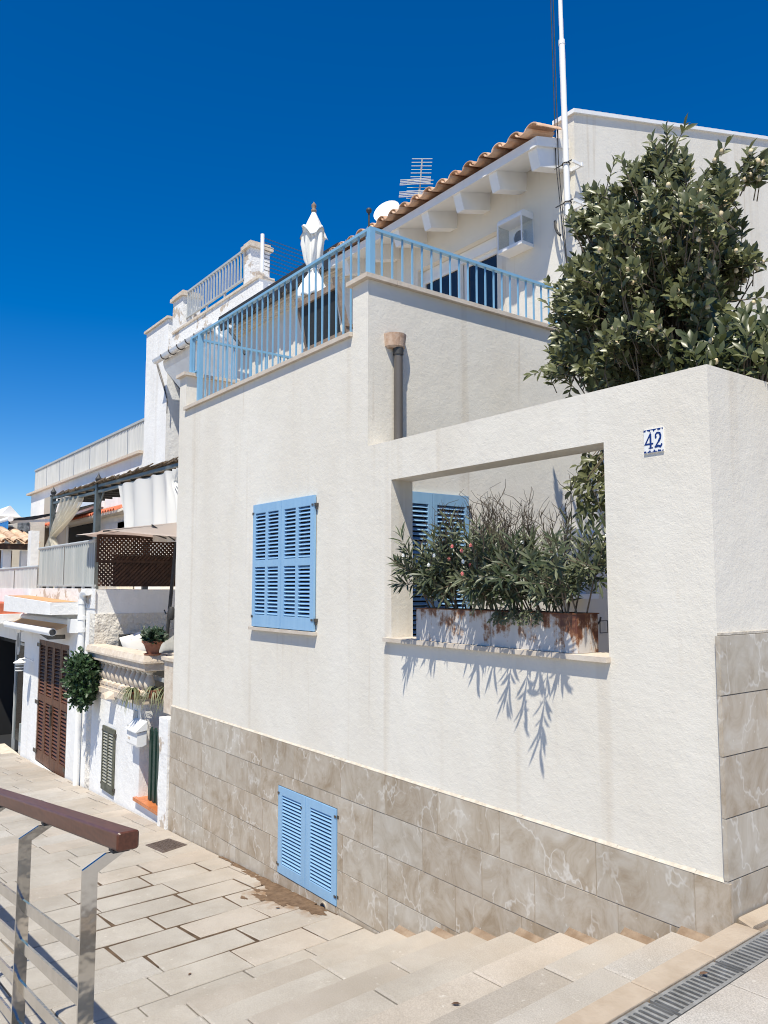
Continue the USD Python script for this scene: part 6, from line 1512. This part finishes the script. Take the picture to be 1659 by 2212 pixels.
b = MB(); b.add(V, F); b.put(t2, 'grip_rail', WOODRAIL, smooth=30)
YV = YH-.102
px_list = [-.775, -1.73, -2.69, -3.65, -4.6, -5.6]
for x in px_list:
    zt_ = hz_(x)-hh2-.012; zb_ = -1.1
    hc = hz_(x); w = .027
    poly = Polygon([(YV-w, zb_), (YV+w, zb_), (YV+w, hc-.104), (YH+.030, zt_), (YH-.048, zt_), (YV-w, hc-.088)])
    MB().extr(poly, -.006, .006, XM(x)).put(t2, 'post', STEEL)
    MB().box(x-.025, x+.025, YH-.03, YH+.03, zt_+.0005, zt_+.011).put(t2, 'saddle_plate', IRON)
for a_, c_ in zip(px_list[1:], px_list[:-1]):
    for dz in (.376, .546, .716, .886):
        za, zc2 = hz_(a_)-dz, hz_(c_)-dz
        MB().add([(a_+.0065, YV-.005, za-.025), (c_-.0065, YV-.005, zc2-.025), (c_-.0065, YV+.005, zc2-.025), (a_+.0065, YV+.005, za-.025), (a_+.0065, YV-.005, za+.025), (c_-.0065, YV-.005, zc2+.025), (c_-.0065, YV+.005, zc2+.025), (a_+.0065, YV+.005, za+.025)],
                 [[0, 3, 2, 1], [4, 5, 6, 7], [0, 1, 5, 4], [1, 2, 6, 5], [2, 3, 7, 6], [3, 0, 4, 7]]).put(t2, 'flat_bar', STEEL)

# dry leaves
for x, y, where in ((1045, 2042, 'in the middle of the third step, close to the plinth'), (812, 2045, 'on the lowest steps below the blue hatch'), (1110, 2082, 'on the steps, the largest leaf near the photo centre bottom'), (1065, 2198, 'at the very bottom edge of the steps'), (1485, 2090, 'on the pale top step, nearer the plinth'), (1520, 2105, 'on the pale top step, nearer the kerb'), (410, 2105, 'on the street slabs right of the handrail post'), (600, 1962, 'on the street slabs above the damp joints'), (985, 2170, 'on the lower steps, left of the bottom leaf')):
    p = pz(x, y, zstreet(-3.3)+.003)
    for _ in range(8):
        s = p[:2]@TV; e = [np.array([q, 0])@TV for q in edges]
        i = max([j for j in range(8) if e[j] <= s+1e-6] or [-1])
        p = pz(x, y, (zstreet(p[0]) if i < 0 else UPZ if i > 6 else steps_z[i])+.003)
    b = MB(); a_ = R.uniform(0, 6); L = R.uniform(.03, .05); dd = np.array([math.cos(a_), math.sin(a_), 0])
    leaves(b, [p-dd*L/2+np.array([0, 0, .003])], [dd], [[0, 0, 1]], [L], [L*.5], droop=-.05, fold=.15)
    b.put(None, 'dry_leaf', DRYLEAF, 'small curled brown leaf '+where, 'leaf', 'fallen dry leaves')
